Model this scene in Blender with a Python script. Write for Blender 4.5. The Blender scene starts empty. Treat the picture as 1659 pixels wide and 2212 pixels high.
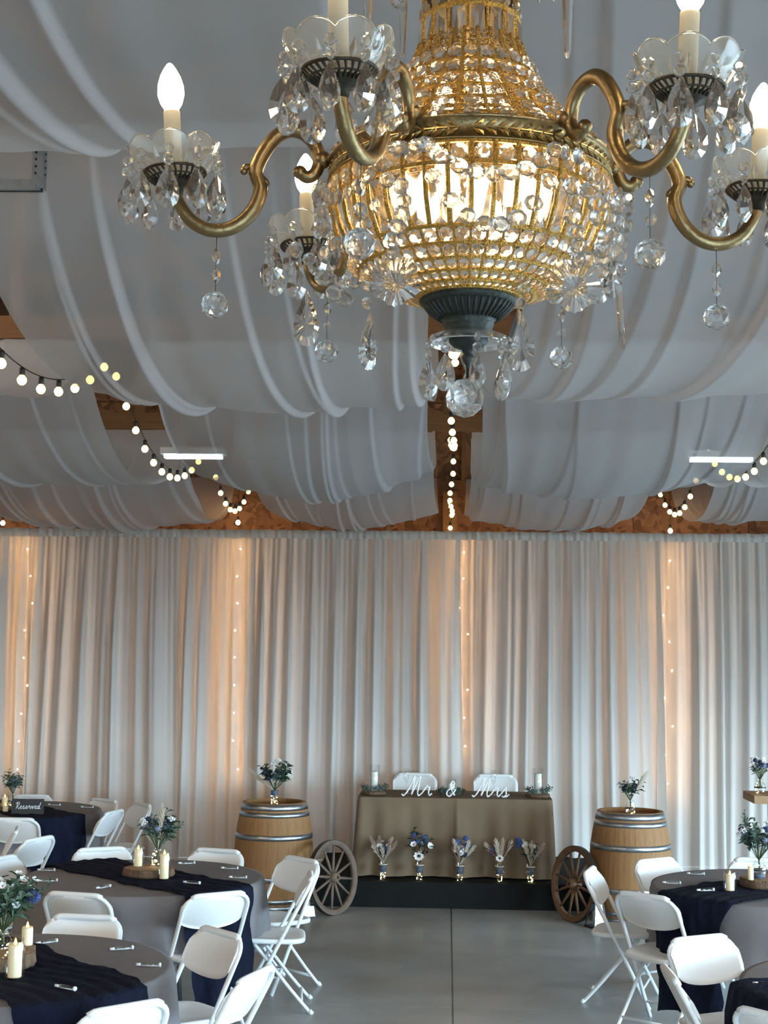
import bpy, math, random
from math import sin, cos, pi, sqrt, radians, atan2, tan
from mathutils import Vector, Matrix, Euler
random.seed(7)
SC = bpy.context.scene
COL = SC.collection
# ---------------------------------------------------------------- camera
FPX, CAMH = 3066.0, 2.2
PITCH, YAW, ROLL = radians(5.6), radians(2.6), radians(0.7)
c_f = Vector((-sin(YAW)*cos(PITCH), cos(YAW)*cos(PITCH), sin(PITCH)))
_r0 = Vector((cos(YAW), sin(YAW), 0)); _u0 = _r0.cross(c_f)
c_r = _r0*cos(ROLL) + _u0*sin(ROLL)
c_u = _u0*cos(ROLL) - _r0*sin(ROLL)
CAM = Vector((0, 0, CAMH))
cd = bpy.data.cameras.new('camera'); cam = bpy.data.objects.new('camera', cd); COL.objects.link(cam)
cam.matrix_world = Matrix(((c_r.x, c_u.x, -c_f.x, 0), (c_r.y, c_u.y, -c_f.y, 0), (c_r.z, c_u.z, -c_f.z, CAMH), (0, 0, 0, 1)))
cd.sensor_fit = 'VERTICAL'; cd.sensor_height = 24.0; cd.lens = 24.0*FPX/2212.0
cd.clip_start = 0.05; cd.clip_end = 200
SC.camera = cam
def ray(px, py): return c_f*FPX + c_r*(px-829.5) - c_u*(py-1106)
def onz(px, py, z): d = ray(px, py); return CAM + d*((z-CAMH)/d.z)      # pixel to a point at height z
def ony(px, py, y): d = ray(px, py); return CAM + d*(y/d.y)             # pixel to a point at depth y
# ---------------------------------------------------------------- world and light
w = bpy.data.worlds.new('sky'); SC.world = w; w.use_nodes = True
bg = w.node_tree.nodes['Background']; bg.inputs[0].default_value = (0.57, 0.82, 1.0, 1); bg.inputs[1].default_value = 25.0
def portal(name, loc, rot, sx, sy):
    l = bpy.data.lights.new(name, 'AREA'); l.shape = 'RECTANGLE'; l.size = sx; l.size_y = sy
    l.cycles.is_portal = True
    o = bpy.data.objects.new(name, l); COL.objects.link(o); o.location = loc; o.rotation_euler = rot
DOOR_R = (0.4, 8.4, 2.5)      # door opening in wall_right: y0, y1, height
ADDED_DOOR_R = (10.2, 12.4, 1.95)    # unseen opening in wall_right, added for grazing light on the curtain
DOOR_B = (0.5, 5.0, 2.5)     # door opening in wall_back: x0, x1, height
portal('daylight_door_right', (8.0, (DOOR_R[0]+DOOR_R[1])/2, DOOR_R[2]/2), (0, radians(90), 0), DOOR_R[2], DOOR_R[1]-DOOR_R[0])
portal('daylight_added_door', (8.0, (ADDED_DOOR_R[0]+ADDED_DOOR_R[1])/2, ADDED_DOOR_R[2]/2), (0, radians(90), 0), ADDED_DOOR_R[2], ADDED_DOOR_R[1]-ADDED_DOOR_R[0])
portal('daylight_door_back', ((DOOR_B[0]+DOOR_B[1])/2, -6.0, DOOR_B[2]/2), (radians(90), 0, 0), DOOR_B[1]-DOOR_B[0], DOOR_B[2])
vs = SC.view_settings
vs.view_transform = 'Standard'; vs.look = 'None'; vs.gamma = 1.0; vs.use_curve_mapping = False; vs.exposure = 0.72
cy = SC.cycles
cy.max_bounces = 10; cy.diffuse_bounces = 4; cy.glossy_bounces = 4; cy.transmission_bounces = 8; cy.transparent_max_bounces = 14
cy.caustics_reflective = False; cy.caustics_refractive = False; cy.sample_clamp_indirect = 6.0; cy.sample_clamp_direct = 0.0
cy.use_denoising = True
# ---------------------------------------------------------------- materials
def nmat(name):
    m = bpy.data.materials.new(name); m.use_nodes = True
    nt = m.node_tree
    for n in list(nt.nodes): nt.nodes.remove(n)
    out = nt.nodes.new('ShaderNodeOutputMaterial')
    return m, nt, out
def N(nt, kind, **kw):
    n = nt.nodes.new('ShaderNode'+kind)
    for k, v in kw.items():
        if k in n.inputs.keys(): n.inputs[k].default_value = v
        else: setattr(n, k, v)
    return n
def L(nt, a, b): nt.links.new(a, b)
def rgba(c): return (c[0], c[1], c[2], 1)
def pbr(name, col, rough=0.5, metal=0.0, noise=None, bump=None, spec=0.5, stretch=(1, 1, 1), emit=None):
    """noise = (scale, second colour, amount); bump = (scale, strength)"""
    m, nt, out = nmat(name)
    b = N(nt, 'BsdfPrincipled'); b.inputs['Base Color'].default_value = rgba(col)
    b.inputs['Roughness'].default_value = rough; b.inputs['Metallic'].default_value = metal
    b.inputs['Specular IOR Level'].default_value = spec
    L(nt, b.outputs[0], out.inputs[0])
    if noise or bump:
        tc = N(nt, 'TexCoord'); mp = N(nt, 'Mapping'); mp.inputs['Scale'].default_value = stretch
        L(nt, tc.outputs['Object'], mp.inputs[0])
    if noise:
        t = N(nt, 'TexNoise', Scale=noise[0], Detail=4.0); L(nt, mp.outputs[0], t.inputs['Vector'])
        r = N(nt, 'ValToRGB'); r.color_ramp.elements[0].position = 0.5-noise[2]/2; r.color_ramp.elements[1].position = 0.5+noise[2]/2
        r.color_ramp.elements[0].color = rgba(col); r.color_ramp.elements[1].color = rgba(noise[1])
        L(nt, t.outputs[0], r.inputs[0]); L(nt, r.outputs[0], b.inputs['Base Color'])
    if bump:
        t2 = N(nt, 'TexNoise', Scale=bump[0], Detail=3.0); L(nt, mp.outputs[0], t2.inputs['Vector'])
        bp = N(nt, 'Bump', Strength=bump[1], Distance=0.01); L(nt, t2.outputs[0], bp.inputs['Height']); L(nt, bp.outputs[0], b.inputs['Normal'])
    if emit:
        b.inputs['Emission Color'].default_value = rgba(emit[0]); b.inputs['Emission Strength'].default_value = emit[1]
    return m
def emis(name, col, s):
    m, nt, out = nmat(name); e = N(nt, 'Emission'); e.inputs[0].default_value = rgba(col); e.inputs[1].default_value = s
    L(nt, e.outputs[0], out.inputs[0]); return m
def cloth_mat(name, col, transp, transl, weave=None):
    m, nt, out = nmat(name)
    d = N(nt, 'BsdfDiffuse'); d.inputs[0].default_value = rgba(col)
    t = N(nt, 'BsdfTranslucent'); t.inputs[0].default_value = rgba(col)
    mx = N(nt, 'MixShader'); mx.inputs[0].default_value = transl
    L(nt, d.outputs[0], mx.inputs[1]); L(nt, t.outputs[0], mx.inputs[2])
    if weave:
        tc = N(nt, 'TexCoord'); t2 = N(nt, 'TexNoise', Scale=weave, Detail=2.0); L(nt, tc.outputs['Object'], t2.inputs['Vector'])
        bp = N(nt, 'Bump', Strength=0.25, Distance=0.004); L(nt, t2.outputs[0], bp.inputs['Height']); L(nt, bp.outputs[0], d.inputs['Normal'])
    last = mx
    if transp:
        tr = N(nt, 'BsdfTransparent'); m2 = N(nt, 'MixShader'); m2.inputs[0].default_value = transp
        L(nt, mx.outputs[0], m2.inputs[1]); L(nt, tr.outputs[0], m2.inputs[2]); last = m2
    L(nt, last.outputs[0], out.inputs[0]); return m
def thin_glass(name, tint=(1, 1, 1), milk=0.0, rough=0.0):
    m, nt, out = nmat(name)
    tr = N(nt, 'BsdfTransparent'); tr.inputs[0].default_value = rgba(tint)
    g = N(nt, 'BsdfGlossy'); g.inputs[1].default_value = rough
    fr = N(nt, 'LayerWeight'); fr.inputs[0].default_value = 0.5
    pw = N(nt, 'Math', operation='POWER'); pw.inputs[1].default_value = 3.5; ma = N(nt, 'Math', operation='MULTIPLY_ADD'); ma.inputs[1].default_value = 0.85; ma.inputs[2].default_value = 0.07
    L(nt, fr.outputs['Facing'], pw.inputs[0]); L(nt, pw.outputs[0], ma.inputs[0])
    mx = N(nt, 'MixShader'); L(nt, ma.outputs[0], mx.inputs[0]); L(nt, tr.outputs[0], mx.inputs[1]); L(nt, g.outputs[0], mx.inputs[2])
    last = mx
    if milk:
        d = N(nt, 'BsdfDiffuse'); d.inputs[0].default_value = (0.9, 0.9, 0.88, 1); t = N(nt, 'BsdfTranslucent'); t.inputs[0].default_value = (0.9, 0.9, 0.88, 1)
        a = N(nt, 'MixShader'); a.inputs[0].default_value = 0.5; L(nt, d.outputs[0], a.inputs[1]); L(nt, t.outputs[0], a.inputs[2])
        m3 = N(nt, 'MixShader'); m3.inputs[0].default_value = milk; L(nt, mx.outputs[0], m3.inputs[1]); L(nt, a.outputs[0], m3.inputs[2]); last = m3
    L(nt, last.outputs[0], out.inputs[0]); return m
def glass_mat(name, col=(1, 1, 1), ior=1.52, rough=0.0, milk=0.06):
    m, nt, out = nmat(name); g = N(nt, 'BsdfGlass'); g.inputs['Color'].default_value = rgba(col); g.inputs['Roughness'].default_value = rough; g.inputs['IOR'].default_value = ior
    tr = N(nt, 'BsdfTransparent'); mx = N(nt, 'MixShader'); mx.inputs[0].default_value = 0.16; L(nt, g.outputs[0], mx.inputs[1]); L(nt, tr.outputs[0], mx.inputs[2])
    d = N(nt, 'BsdfDiffuse'); d.inputs[0].default_value = (0.95, 0.93, 0.88, 1); t = N(nt, 'BsdfTranslucent'); t.inputs[0].default_value = (0.95, 0.93, 0.88, 1)
    a = N(nt, 'MixShader'); a.inputs[0].default_value = 0.6; L(nt, d.outputs[0], a.inputs[1]); L(nt, t.outputs[0], a.inputs[2])
    m3 = N(nt, 'MixShader'); m3.inputs[0].default_value = milk; L(nt, mx.outputs[0], m3.inputs[1]); L(nt, a.outputs[0], m3.inputs[2])
    L(nt, m3.outputs[0], out.inputs[0]); return m
M = {}
M['sheer'] = cloth_mat('sheer_fabric', (0.82, 0.82, 0.84), 0.32, 0.42)
M['curtain'] = cloth_mat('curtain_fabric', (0.79, 0.77, 0.73), 0.085, 0.36, 160)
M['crystal'] = glass_mat('cut_crystal')
M['beadglass'] = glass_mat('bead_crystal', (1, 1, 1), 1.5, 0.0, 0.09)
_m, _nt, _o = nmat('gold_mesh'); _p = N(_nt, 'BsdfPrincipled'); _p.inputs['Base Color'].default_value = (0.55, 0.33, 0.09, 1); _p.inputs['Metallic'].default_value = 1.0; _p.inputs['Roughness'].default_value = 0.38
_tc = N(_nt, 'TexCoord'); _tn = N(_nt, 'TexNoise', Scale=330.0, Detail=2.0); _r = N(_nt, 'ValToRGB'); _r.color_ramp.elements[0].position = 0.47; _r.color_ramp.elements[1].position = 0.53
_b = N(_nt, 'Bump', Strength=1.0, Distance=0.004); _t = N(_nt, 'BsdfTransparent'); _x = N(_nt, 'MixShader')
L(_nt, _tc.outputs['Object'], _tn.inputs['Vector']); L(_nt, _tn.outputs[0], _r.inputs[0]); L(_nt, _tn.outputs[0], _b.inputs['Height']); L(_nt, _b.outputs[0], _p.inputs['Normal'])
L(_nt, _r.outputs[0], _x.inputs[0]); L(_nt, _p.outputs[0], _x.inputs[1]); L(_nt, _t.outputs[0], _x.inputs[2]); L(_nt, _x.outputs[0], _o.inputs[0]); M['goldmesh'] = _m
M['thin'] = thin_glass('clear_glass', (0.98, 0.99, 0.98))
M['dish'] = thin_glass('pressed_glass', (0.97, 0.97, 0.95), 0.045)
M['brass'] = pbr('aged_brass', (0.33, 0.235, 0.115), 0.40, 1.0, (40, (0.22, 0.155, 0.08), 0.6), (120, 0.12))
M['brasslight'] = pbr('bright_brass', (0.52, 0.38, 0.17), 0.33, 1.0)
M['bronze'] = pbr('dark_bronze', (0.030, 0.025, 0.02), 0.5, 0.6, (60, (0.07, 0.055, 0.035), 0.5), (90, 0.2))
M['verdigris'] = pbr('dark_patina', (0.020, 0.024, 0.020), 0.55, 0.25, (70, (0.042, 0.048, 0.040), 0.5), (80, 0.3))
M['gold'] = pbr('gold_braid', (0.75, 0.47, 0.13), 0.3, 1.0, (300, (0.45, 0.26, 0.06), 0.5), (420, 0.9))
M['sleeve'] = pbr('ivory_sleeve', (0.60, 0.54, 0.42), 0.45)
M['bulb'] = emis('lit_bulb', (1.0, 0.79, 0.46), 32.0)
M['bulb_in'] = emis('lit_inner_bulb', (1.0, 0.76, 0.43), 10.5)
M['globe'] = emis('lit_globe_bulb', (1.0, 0.76, 0.30), 2.4)
M['fairy'] = emis('lit_fairy_light', (1.0, 0.54, 0.22), 900.0)
M['led'] = emis('lit_led_dot', (1.0, 0.86, 0.40), 9.0)
M['flame'] = emis('lit_flame_tip', (1.0, 0.62, 0.12), 6.0)
M['tube'] = emis('lit_tube', (0.80, 0.95, 1.0), 2.6)
M['warmfill'] = emis('added_warm_fill', (1.0, 0.72, 0.45), 44.0)
M['hallfill'] = emis('added_hall_fill', (1.0, 0.86, 0.71), 145.0)
M['plastic'] = pbr('white_plastic', (0.80, 0.80, 0.79), 0.42)
M['whitemetal'] = pbr('white_enamel_tube', (0.78, 0.79, 0.79), 0.30)
M['steel'] = pbr('galvanised_steel', (0.50, 0.53, 0.56), 0.36, 1.0, (30, (0.36, 0.39, 0.42), 0.5))
M['greycloth'] = pbr('grey_linen', (0.180, 0.168, 0.174), 0.85, 0, (9, (0.205, 0.193, 0.2), 0.6), (260, 0.15), 0.2)
M['navy'] = pbr('navy_gauze', (0.004, 0.006, 0.015), 0.9, 0, (14, (0.007, 0.010, 0.026), 0.5), (60, 0.5), 0.15)
M['burlap'] = pbr('taupe_linen', (0.165, 0.115, 0.074), 0.9, 0, (6, (0.19, 0.135, 0.087), 0.6), (300, 0.2), 0.15)
M['white'] = pbr('white_paint', (0.82, 0.83, 0.85), 0.5)
M['black'] = pbr('black_paint', (0.012, 0.012, 0.013), 0.55)
M['riser'] = pbr('charcoal_riser', (0.006, 0.007, 0.007), 0.8, 0, (8, (0.009, 0.010, 0.010), 0.5), None, 0.15)
M['wire'] = pbr('dark_wire', (0.02, 0.018, 0.015), 0.5)
M['timber'] = pbr('rough_timber', (0.20, 0.095, 0.04), 0.75, 0, (5, (0.29, 0.15, 0.07), 0.6), (30, 0.3), 0.3, (1, 14, 14))
M['oak'] = pbr('barrel_oak', (0.24, 0.118, 0.044), 0.6, 0, (7, (0.35, 0.182, 0.073), 0.6), (50, 0.25), 0.3, (9, 9, 0.8))
M['oakhead'] = pbr('barrel_head', (0.27, 0.14, 0.055), 0.65, 0, (9, (0.16, 0.08, 0.035), 0.6), None, 0.3, (8, 1, 1))
M['wheelwood'] = pbr('weathered_wood', (0.22, 0.12, 0.06), 0.7, 0, (18, (0.14, 0.075, 0.04), 0.6), (60, 0.3))
M['spokewood'] = pbr('grey_spoke_wood', (0.19, 0.135, 0.10), 0.7, 0, (18, (0.13, 0.088, 0.06), 0.6), (60, 0.3))
M['bark'] = pbr('bark', (0.075, 0.042, 0.024), 0.9, 0, (40, (0.17, 0.10, 0.055), 0.5), (60, 0.9))
M['slice'] = pbr('sawn_wood', (0.36, 0.22, 0.11), 0.7, 0, (24, (0.25, 0.145, 0.07), 0.6))
M['wax'] = pbr('glowing_ivory_wax', (0.80, 0.70, 0.48), 0.45, 0, None, None, 0.4, (1, 1, 1), ((1.0, 0.62, 0.22), 0.07))  # faint emission stands in for flame light soaking into the wax
M['whitewax'] = pbr('white_wax', (0.85, 0.82, 0.74), 0.5)
M['leaf'] = pbr('sage_leaf', (0.045, 0.085, 0.055), 0.6, 0, (30, (0.075, 0.12, 0.075), 0.6))
M['darkleaf'] = pbr('dark_leaf', (0.018, 0.045, 0.025), 0.55)
M['eucalyptus'] = pbr('eucalyptus_leaf', (0.085, 0.13, 0.115), 0.6)
M['stem'] = pbr('green_stem', (0.05, 0.09, 0.03), 0.6)
M['navyflower'] = pbr('navy_flower', (0.015, 0.022, 0.055), 0.75)
M['thistle'] = pbr('dusty_blue_thistle', (0.14, 0.17, 0.25), 0.8, 0, (60, (0.24, 0.26, 0.33), 0.5))
M['blueflower'] = pbr('blue_flower', (0.05, 0.08, 0.22), 0.75)
M['whiteflower'] = pbr('white_flower', (0.80, 0.79, 0.76), 0.7)
M['pampas'] = pbr('dried_pampas', (0.62, 0.54, 0.42), 0.9)
M['dried'] = pbr('dried_blush', (0.42, 0.30, 0.24), 0.9)
M['rust'] = pbr('dried_rust', (0.22, 0.08, 0.055), 0.85)
M['twine'] = pbr('twine', (0.55, 0.47, 0.34), 0.9)
M['bluewrap'] = pbr('slate_ribbon', (0.075, 0.10, 0.15), 0.6)
M['signboard'] = pbr('dark_signboard', (0.035, 0.032, 0.030), 0.75)
M['favor'] = pbr('clear_favor_tube', (0.75, 0.76, 0.78), 0.15, 0, None, None, 0.8)
# concrete floor
m, nt, out = nmat('polished_concrete'); b = N(nt, 'BsdfPrincipled'); L(nt, b.outputs[0], out.inputs[0])
tc = N(nt, 'TexCoord'); geo = N(nt, 'NewGeometry')
t1 = N(nt, 'TexNoise', Scale=0.55, Detail=5.0, Roughness=0.6); t2 = N(nt, 'TexNoise', Scale=1.6, Detail=8.0, Roughness=0.7); t3 = N(nt, 'TexNoise', Scale=0.8, Detail=2.0)
mp = N(nt, 'Mapping'); mp.inputs['Location'].default_value = (3.1, 7.7, 0); mp.inputs['Scale'].default_value = (0.7, 1.3, 1)
L(nt, geo.outputs['Position'], mp.inputs[0])
for t in (t1, t2): L(nt, geo.outputs['Position'], t.inputs['Vector'])
L(nt, mp.outputs[0], t3.inputs['Vector'])
r1 = N(nt, 'ValToRGB'); r1.color_ramp.elements[0].position = 0.32; r1.color_ramp.elements[1].position = 0.68
r1.color_ramp.elements[0].color = (0.33, 0.352, 0.348, 1); r1.color_ramp.elements[1].color = (0.54, 0.56, 0.55, 1)
r2 = N(nt, 'ValToRGB'); r2.color_ramp.elements[0].position = 0.50; r2.color_ramp.elements[1].position = 0.70
r2.color_ramp.elements[0].color = (0, 0, 0, 1); r2.color_ramp.elements[1].color = (0.6, 0.6, 0.6, 1)
mx = N(nt, 'MixRGB'); mx.inputs[2].default_value = (0.25, 0.185, 0.135, 1)
mx2 = N(nt, 'MixRGB', blend_type='MULTIPLY'); mx2.inputs[0].default_value = 0.5
L(nt, t1.outputs[0], r1.inputs[0]); L(nt, t3.outputs[0], r2.inputs[0]); L(nt, r2.outputs[0], mx.inputs[0]); L(nt, r1.outputs[0], mx.inputs[1])
L(nt, mx.outputs[0], mx2.inputs[1]); L(nt, t2.outputs[0], mx2.inputs[2]); L(nt, mx2.outputs[0], b.inputs['Base Color'])
b.inputs['Roughness'].default_value = 0.34; M['concrete'] = m
# oriented strand board
m, nt, out = nmat('strand_board'); b = N(nt, 'BsdfPrincipled'); L(nt, b.outputs[0], out.inputs[0]); b.inputs['Roughness'].default_value = 0.8
tc = N(nt, 'TexCoord'); t1 = N(nt, 'TexNoise', Scale=4.0, Detail=2.0); v1 = N(nt, 'TexVoronoi', Scale=22.0)
mr = N(nt, 'MixRGB'); mr.inputs[0].default_value = 0.25; L(nt, tc.outputs['Object'], mr.inputs[1]); L(nt, tc.outputs['Object'], t1.inputs['Vector']); L(nt, t1.outputs[1], mr.inputs[2])
L(nt, mr.outputs[0], v1.inputs['Vector'])
r1 = N(nt, 'ValToRGB'); e = r1.color_ramp.elements; e[0].color = (0.15, 0.065, 0.028, 1); e[1].color = (0.42, 0.21, 0.10, 1); e[0].position = 0.1; e[1].position = 0.9
L(nt, v1.outputs['Color'], r1.inputs[0]); L(nt, r1.outputs[0], b.inputs['Base Color']); M['osb'] = m
M['roofdeck'] = pbr('dark_roof_deck', (0.10, 0.055, 0.03), 0.85, 0, (5, (0.15, 0.085, 0.045), 0.6))
M['wallpaint'] = pbr('interior_wall_board', (0.35, 0.30, 0.25), 0.85, 0, (3, (0.30, 0.25, 0.20), 0.6))
M['yard'] = pbr('asphalt_yard', (0.14, 0.14, 0.14), 0.95)
# ---------------------------------------------------------------- mesh helpers
class MB:
    def __init__(s): s.v = []; s.f = []
    def add(s, vs, fs):
        o = len(s.v); s.v += [tuple(p) for p in vs]; s.f += [tuple(i+o for i in q) for q in fs]
    def box(s, c, d, rot=None):
        hx, hy, hz = d[0]/2, d[1]/2, d[2]/2
        p = [Vector((x, y, z)) for x in (-hx, hx) for y in (-hy, hy) for z in (-hz, hz)]
        if rot is not None: p = [rot @ q for q in p]
        c = Vector(c); s.add([q+c for q in p], [(0, 1, 3, 2), (4, 6, 7, 5), (0, 4, 5, 1), (2, 3, 7, 6), (0, 2, 6, 4), (1, 5, 7, 3)])
    def beam(s, a, b, wd, ht):
        a, b = Vector(a), Vector(b); d = b-a; x = d.normalized(); up = Vector((0, 0, 1)) if abs(x.z) < 0.95 else Vector((1, 0, 0))
        y = up.cross(x).normalized(); z = x.cross(y)
        s.box((a+b)/2, (d.length, wd, ht), Matrix((x, y, z)).transposed())
    def tube(s, path, r, n=8, closed=False, caps=True):
        P = [Vector(p) for p in path]; k = len(P); R = r if isinstance(r, (list, tuple)) else [r]*k
        prev = None; rings = []
        for i in range(k):
            a = P[(i-1) % k] if (closed or i > 0) else P[i]; b = P[(i+1) % k] if (closed or i < k-1) else P[i]
            t = (b-a).normalized()
            if prev is None:
                g = Vector((0, 0, 1)) if abs(t.z) < 0.9 else Vector((1, 0, 0)); x = t.cross(g).normalized()
            else:
                x = (prev - t*prev.dot(t)); x = x.normalized() if x.length > 1e-6 else t.orthogonal().normalized()
            prev = x; y = t.cross(x)
            rings.append([P[i] + (x*cos(2*pi*j/n) + y*sin(2*pi*j/n))*R[i] for j in range(n)])
        vs = [p for rg in rings for p in rg]; fs = []
        for i in range(k if closed else k-1):
            i2 = (i+1) % k
            for j in range(n): fs.append((i*n+j, i*n+(j+1) % n, i2*n+(j+1) % n, i2*n+j))
        if caps and not closed: fs.append(tuple(range(n-1, -1, -1))); fs.append(tuple((k-1)*n+j for j in range(n)))
        s.add(vs, fs)
    def lathe(s, prof, n=24, a0=0, a1=2*pi, c=(0, 0, 0), close=True):
        full = abs(a1-a0-2*pi) < 1e-6; m = n if full else n+1; vs = []; fs = []
        for (r, z) in prof:
            for j in range(m):
                a = a0+(a1-a0)*j/n; vs.append((c[0]+r*cos(a), c[1]+r*sin(a), c[2]+z))
        for i in range(len(prof)-1):
            for j in range(n):
                j2 = (j+1) % m if full else j+1
                fs.append((i*m+j, i*m+j2, (i+1)*m+j2, (i+1)*m+j))
        s.add(vs, fs)
    def grid(s, pts, nu, nv, closed=False):
        fs = []
        for i in range(nu if closed else nu-1):
            for j in range(nv-1):
                i2 = (i+1) % nu; fs.append((i*nv+j, i2*nv+j, i2*nv+j+1, i*nv+j+1))
        s.add(pts, fs)
    def ico(s, c, r, sub=1, sc=(1, 1, 1)):
        v, f = ICO[sub]; c = Vector(c); s.add([c+Vector((p.x*sc[0], p.y*sc[1], p.z*sc[2]))*r for p in v], f)
    def lens(s, outline, t, inner=0.55, cz=None, both=True, tip=1.0):
        """faceted stone: outline in local xz, normal along y"""
        k = len(outline); cx = sum(p[0] for p in outline)/k; cc = cz if cz is not None else sum(p[1] for p in outline)/k
        vs = [(p[0], 0, p[1]) for p in outline]
        for sg in (-1, 1): vs += [(cx+(p[0]-cx)*inner, sg*t, cc+(p[1]-cc)*inner) for p in outline]
        vs += [(cx, -t*tip, cc), (cx, t*tip, cc)]
        fs = []
        for i in range(k):
            j = (i+1) % k
            fs += [(i, j, k+j, k+i), (j, i, 2*k+i, 2*k+j), (k+i, k+j, 3*k), (2*k+j, 2*k+i, 3*k+1)]
        s.add(vs, fs)
    def mesh(s, name, mat, smooth=True):
        me = bpy.data.meshes.new(name); me.from_pydata(s.v, [], s.f); me.update()
        if mat: me.materials.append(M[mat] if isinstance(mat, str) else mat)
        if smooth: me.polygons.foreach_set('use_smooth', [True]*len(me.polygons))
        return me
    def build(s, name, mat, parent=None, smooth=True, loc=None, rot=None):
        return put(name, s.mesh(name, mat, smooth), parent, loc, rot)
import bmesh
ICO = {}
for _s in (1, 2, 3):
    _b = bmesh.new(); bmesh.ops.create_icosphere(_b, subdivisions=_s, radius=1); _b.verts.index_update()
    ICO[_s] = ([v.co.copy() for v in _b.verts], [tuple(v.index for v in f.verts) for f in _b.faces]); _b.free()
def put(name, me, parent=None, loc=None, rot=None, scale=None, mat=None):
    o = bpy.data.objects.new(name, me); COL.objects.link(o)
    if parent is not None: o.parent = parent
    if mat is not None: o.matrix_basis = mat
    else:
        if loc is not None: o.location = loc
        if rot is not None: o.rotation_euler = rot
        if scale is not None: o.scale = (scale,)*3 if isinstance(scale, (int, float)) else scale
    return o
def tag(o, label, cat, group=None):
    o['label'] = label; o['category'] = cat
    if group: o['group'] = group
    return o
def thing(name, label, cat, loc=(0, 0, 0), rotz=0, group=None):
    o = bpy.data.objects.new(name, None); COL.objects.link(o); o.location = loc; o.rotation_euler = (0, 0, rotz); o.empty_display_size = 0.05
    return tag(o, label, cat, group)
def struct(o): o['kind'] = 'structure'; return o
def catmull(pts, n=6, closed=False):
    P = [Vector(p) for p in pts]; out = []; k = len(P)
    for i in range(k if closed else k-1):
        p0 = P[(i-1) % k] if (closed or i > 0) else P[0]; p1 = P[i]; p2 = P[(i+1) % k]; p3 = P[(i+2) % k] if (closed or i+2 < k) else P[-1]
        for j in range(n):
            t = j/n; out.append(0.5*((2*p1)+(p2-p0)*t+(2*p0-5*p1+4*p2-p3)*t*t+(3*p1-p0-3*p2+p3)*t**3))
    if not closed: out.append(P[-1])
    return out
# ================================================================ structure
XW, YB, YF = 8.0, -6.0, 15.2
fl = MB(); fl.box((0, (YB+YF)/2, -0.06), (2*XW, YF-YB, 0.10)); floor = struct(fl.build('floor', 'concrete', None, False))
JX = 0.052
for x0, x1 in ((-XW, -4.0), (-4.0, JX), (JX, 4.1), (4.1, XW)):
    for y0, y1 in ((YB, -3.0), (-3.0, 1.0), (1.0, 5.05), (5.05, 9.1), (9.1, 12.6), (12.6, YF)):
        g = 0.006; s = MB(); s.box(((x0+x1)/2, (y0+y1)/2, -0.006), (x1-x0-2*g, y1-y0-(2*g if (x0, y0) == (-4.0, 5.05) else 0.002), 0.012)); s.build('slab', 'concrete', floor, False)
def wall_with_door(name, axis, at, lo, hi, door, zt):
    b = MB(); T = 0.16
    def seg(a0, a1, z0, z1):
        if axis == 'x': b.box((at, (a0+a1)/2, (z0+z1)/2), (T, a1-a0, z1-z0))
        else: b.box(((a0+a1)/2, at, (z0+z1)/2), (a1-a0, T, z1-z0))
    a = lo
    for d in door: seg(a, d[0], 0, zt); seg(d[0], d[1], d[2], zt); a = d[1]
    seg(a, hi, 0, zt)
    return struct(b.build(name, 'wallpaint', None, False))
wall_with_door('wall_right', 'x', XW+0.08, YB, YF, (DOOR_R, ADDED_DOOR_R), 4.7)
wall_with_door('wall_left', 'x', -XW-0.08, YB, YF, (), 4.7)
wall_with_door('wall_back', 'y', YB-0.08, -XW, XW, (DOOR_B,), 6.4)
gy = MB(); gy.box((0, 4, -0.25), (120, 120, 0.1)); struct(gy.build('ground', 'yard', None, False))
wf = MB(); wf.box((0, YF+0.10, 3.2), (2*XW, 0.12, 6.4)); wall_far = struct(wf.build('wall_far', 'roofdeck', None, False))
pm = MB(); pm.box((0, 0, 0), (1.212, 0.012, 2.43)); pme = pm.mesh('panel', 'osb', False)
for i in range(-4, 4):
    for z in (1.22, 3.665, 6.11): put('panel', pme, wall_far, (0.15+i*1.22, YF+0.034, z))
sm = MB(); sm.box((0, 0, 0), (0.04, 0.09, 2.2)); sme = sm.mesh('stud', 'timber', False)
for x in (-3.1, -1.9, 0.16, 1.4, 2.9): put('stud', sme, wall_far, (x, YF-0.02, 5.05))
gm = MB(); gm.box((0, YF-0.03, 3.95), (2*XW, 0.06, 0.16)); gm.build('girt', 'timber', wall_far, False)
gm = MB(); gm.box((0, YF-0.03, 5.35), (2*XW, 0.06, 0.12)); gm.build('girt', 'timber', wall_far, False)
po = MB(); po.box((0.02, YF-0.13, 1.95), (0.15, 0.13, 3.9)); tag(po.build('post', 'timber', None, False), 'timber post against the far end wall, wrapped in string bulbs', 'post')
rf = MB()
for sg in (-1, 1):
    rf.add([(0, YB-0.2, 6.3), (0, YF+0.2, 6.3), (sg*(XW+0.3), YF+0.2, 4.62), (sg*(XW+0.3), YB-0.2, 4.62), (0, YB-0.2, 6.4), (0, YF+0.2, 6.4), (sg*(XW+0.3), YF+0.2, 4.72), (sg*(XW+0.3), YB-0.2, 4.72)],
           [(0, 1, 2, 3), (7, 6, 5, 4), (0, 3, 7, 4), (1, 5, 6, 2), (3, 2, 6, 7)])
struct(rf.build('ceiling', 'roofdeck', None, False))
TR = [1.4, 5.0, 8.6, 12.2]; ZC = 4.11
def zroof(x): return 6.26 - abs(x)*1.68/8.3
trl = ['timber roof truss straight above the crystal chandelier', 'timber roof truss behind the chandelier, over the front pair of round tables',
       'timber roof truss above the grey round tables', 'timber roof truss closest to the pleated backdrop']
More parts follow.
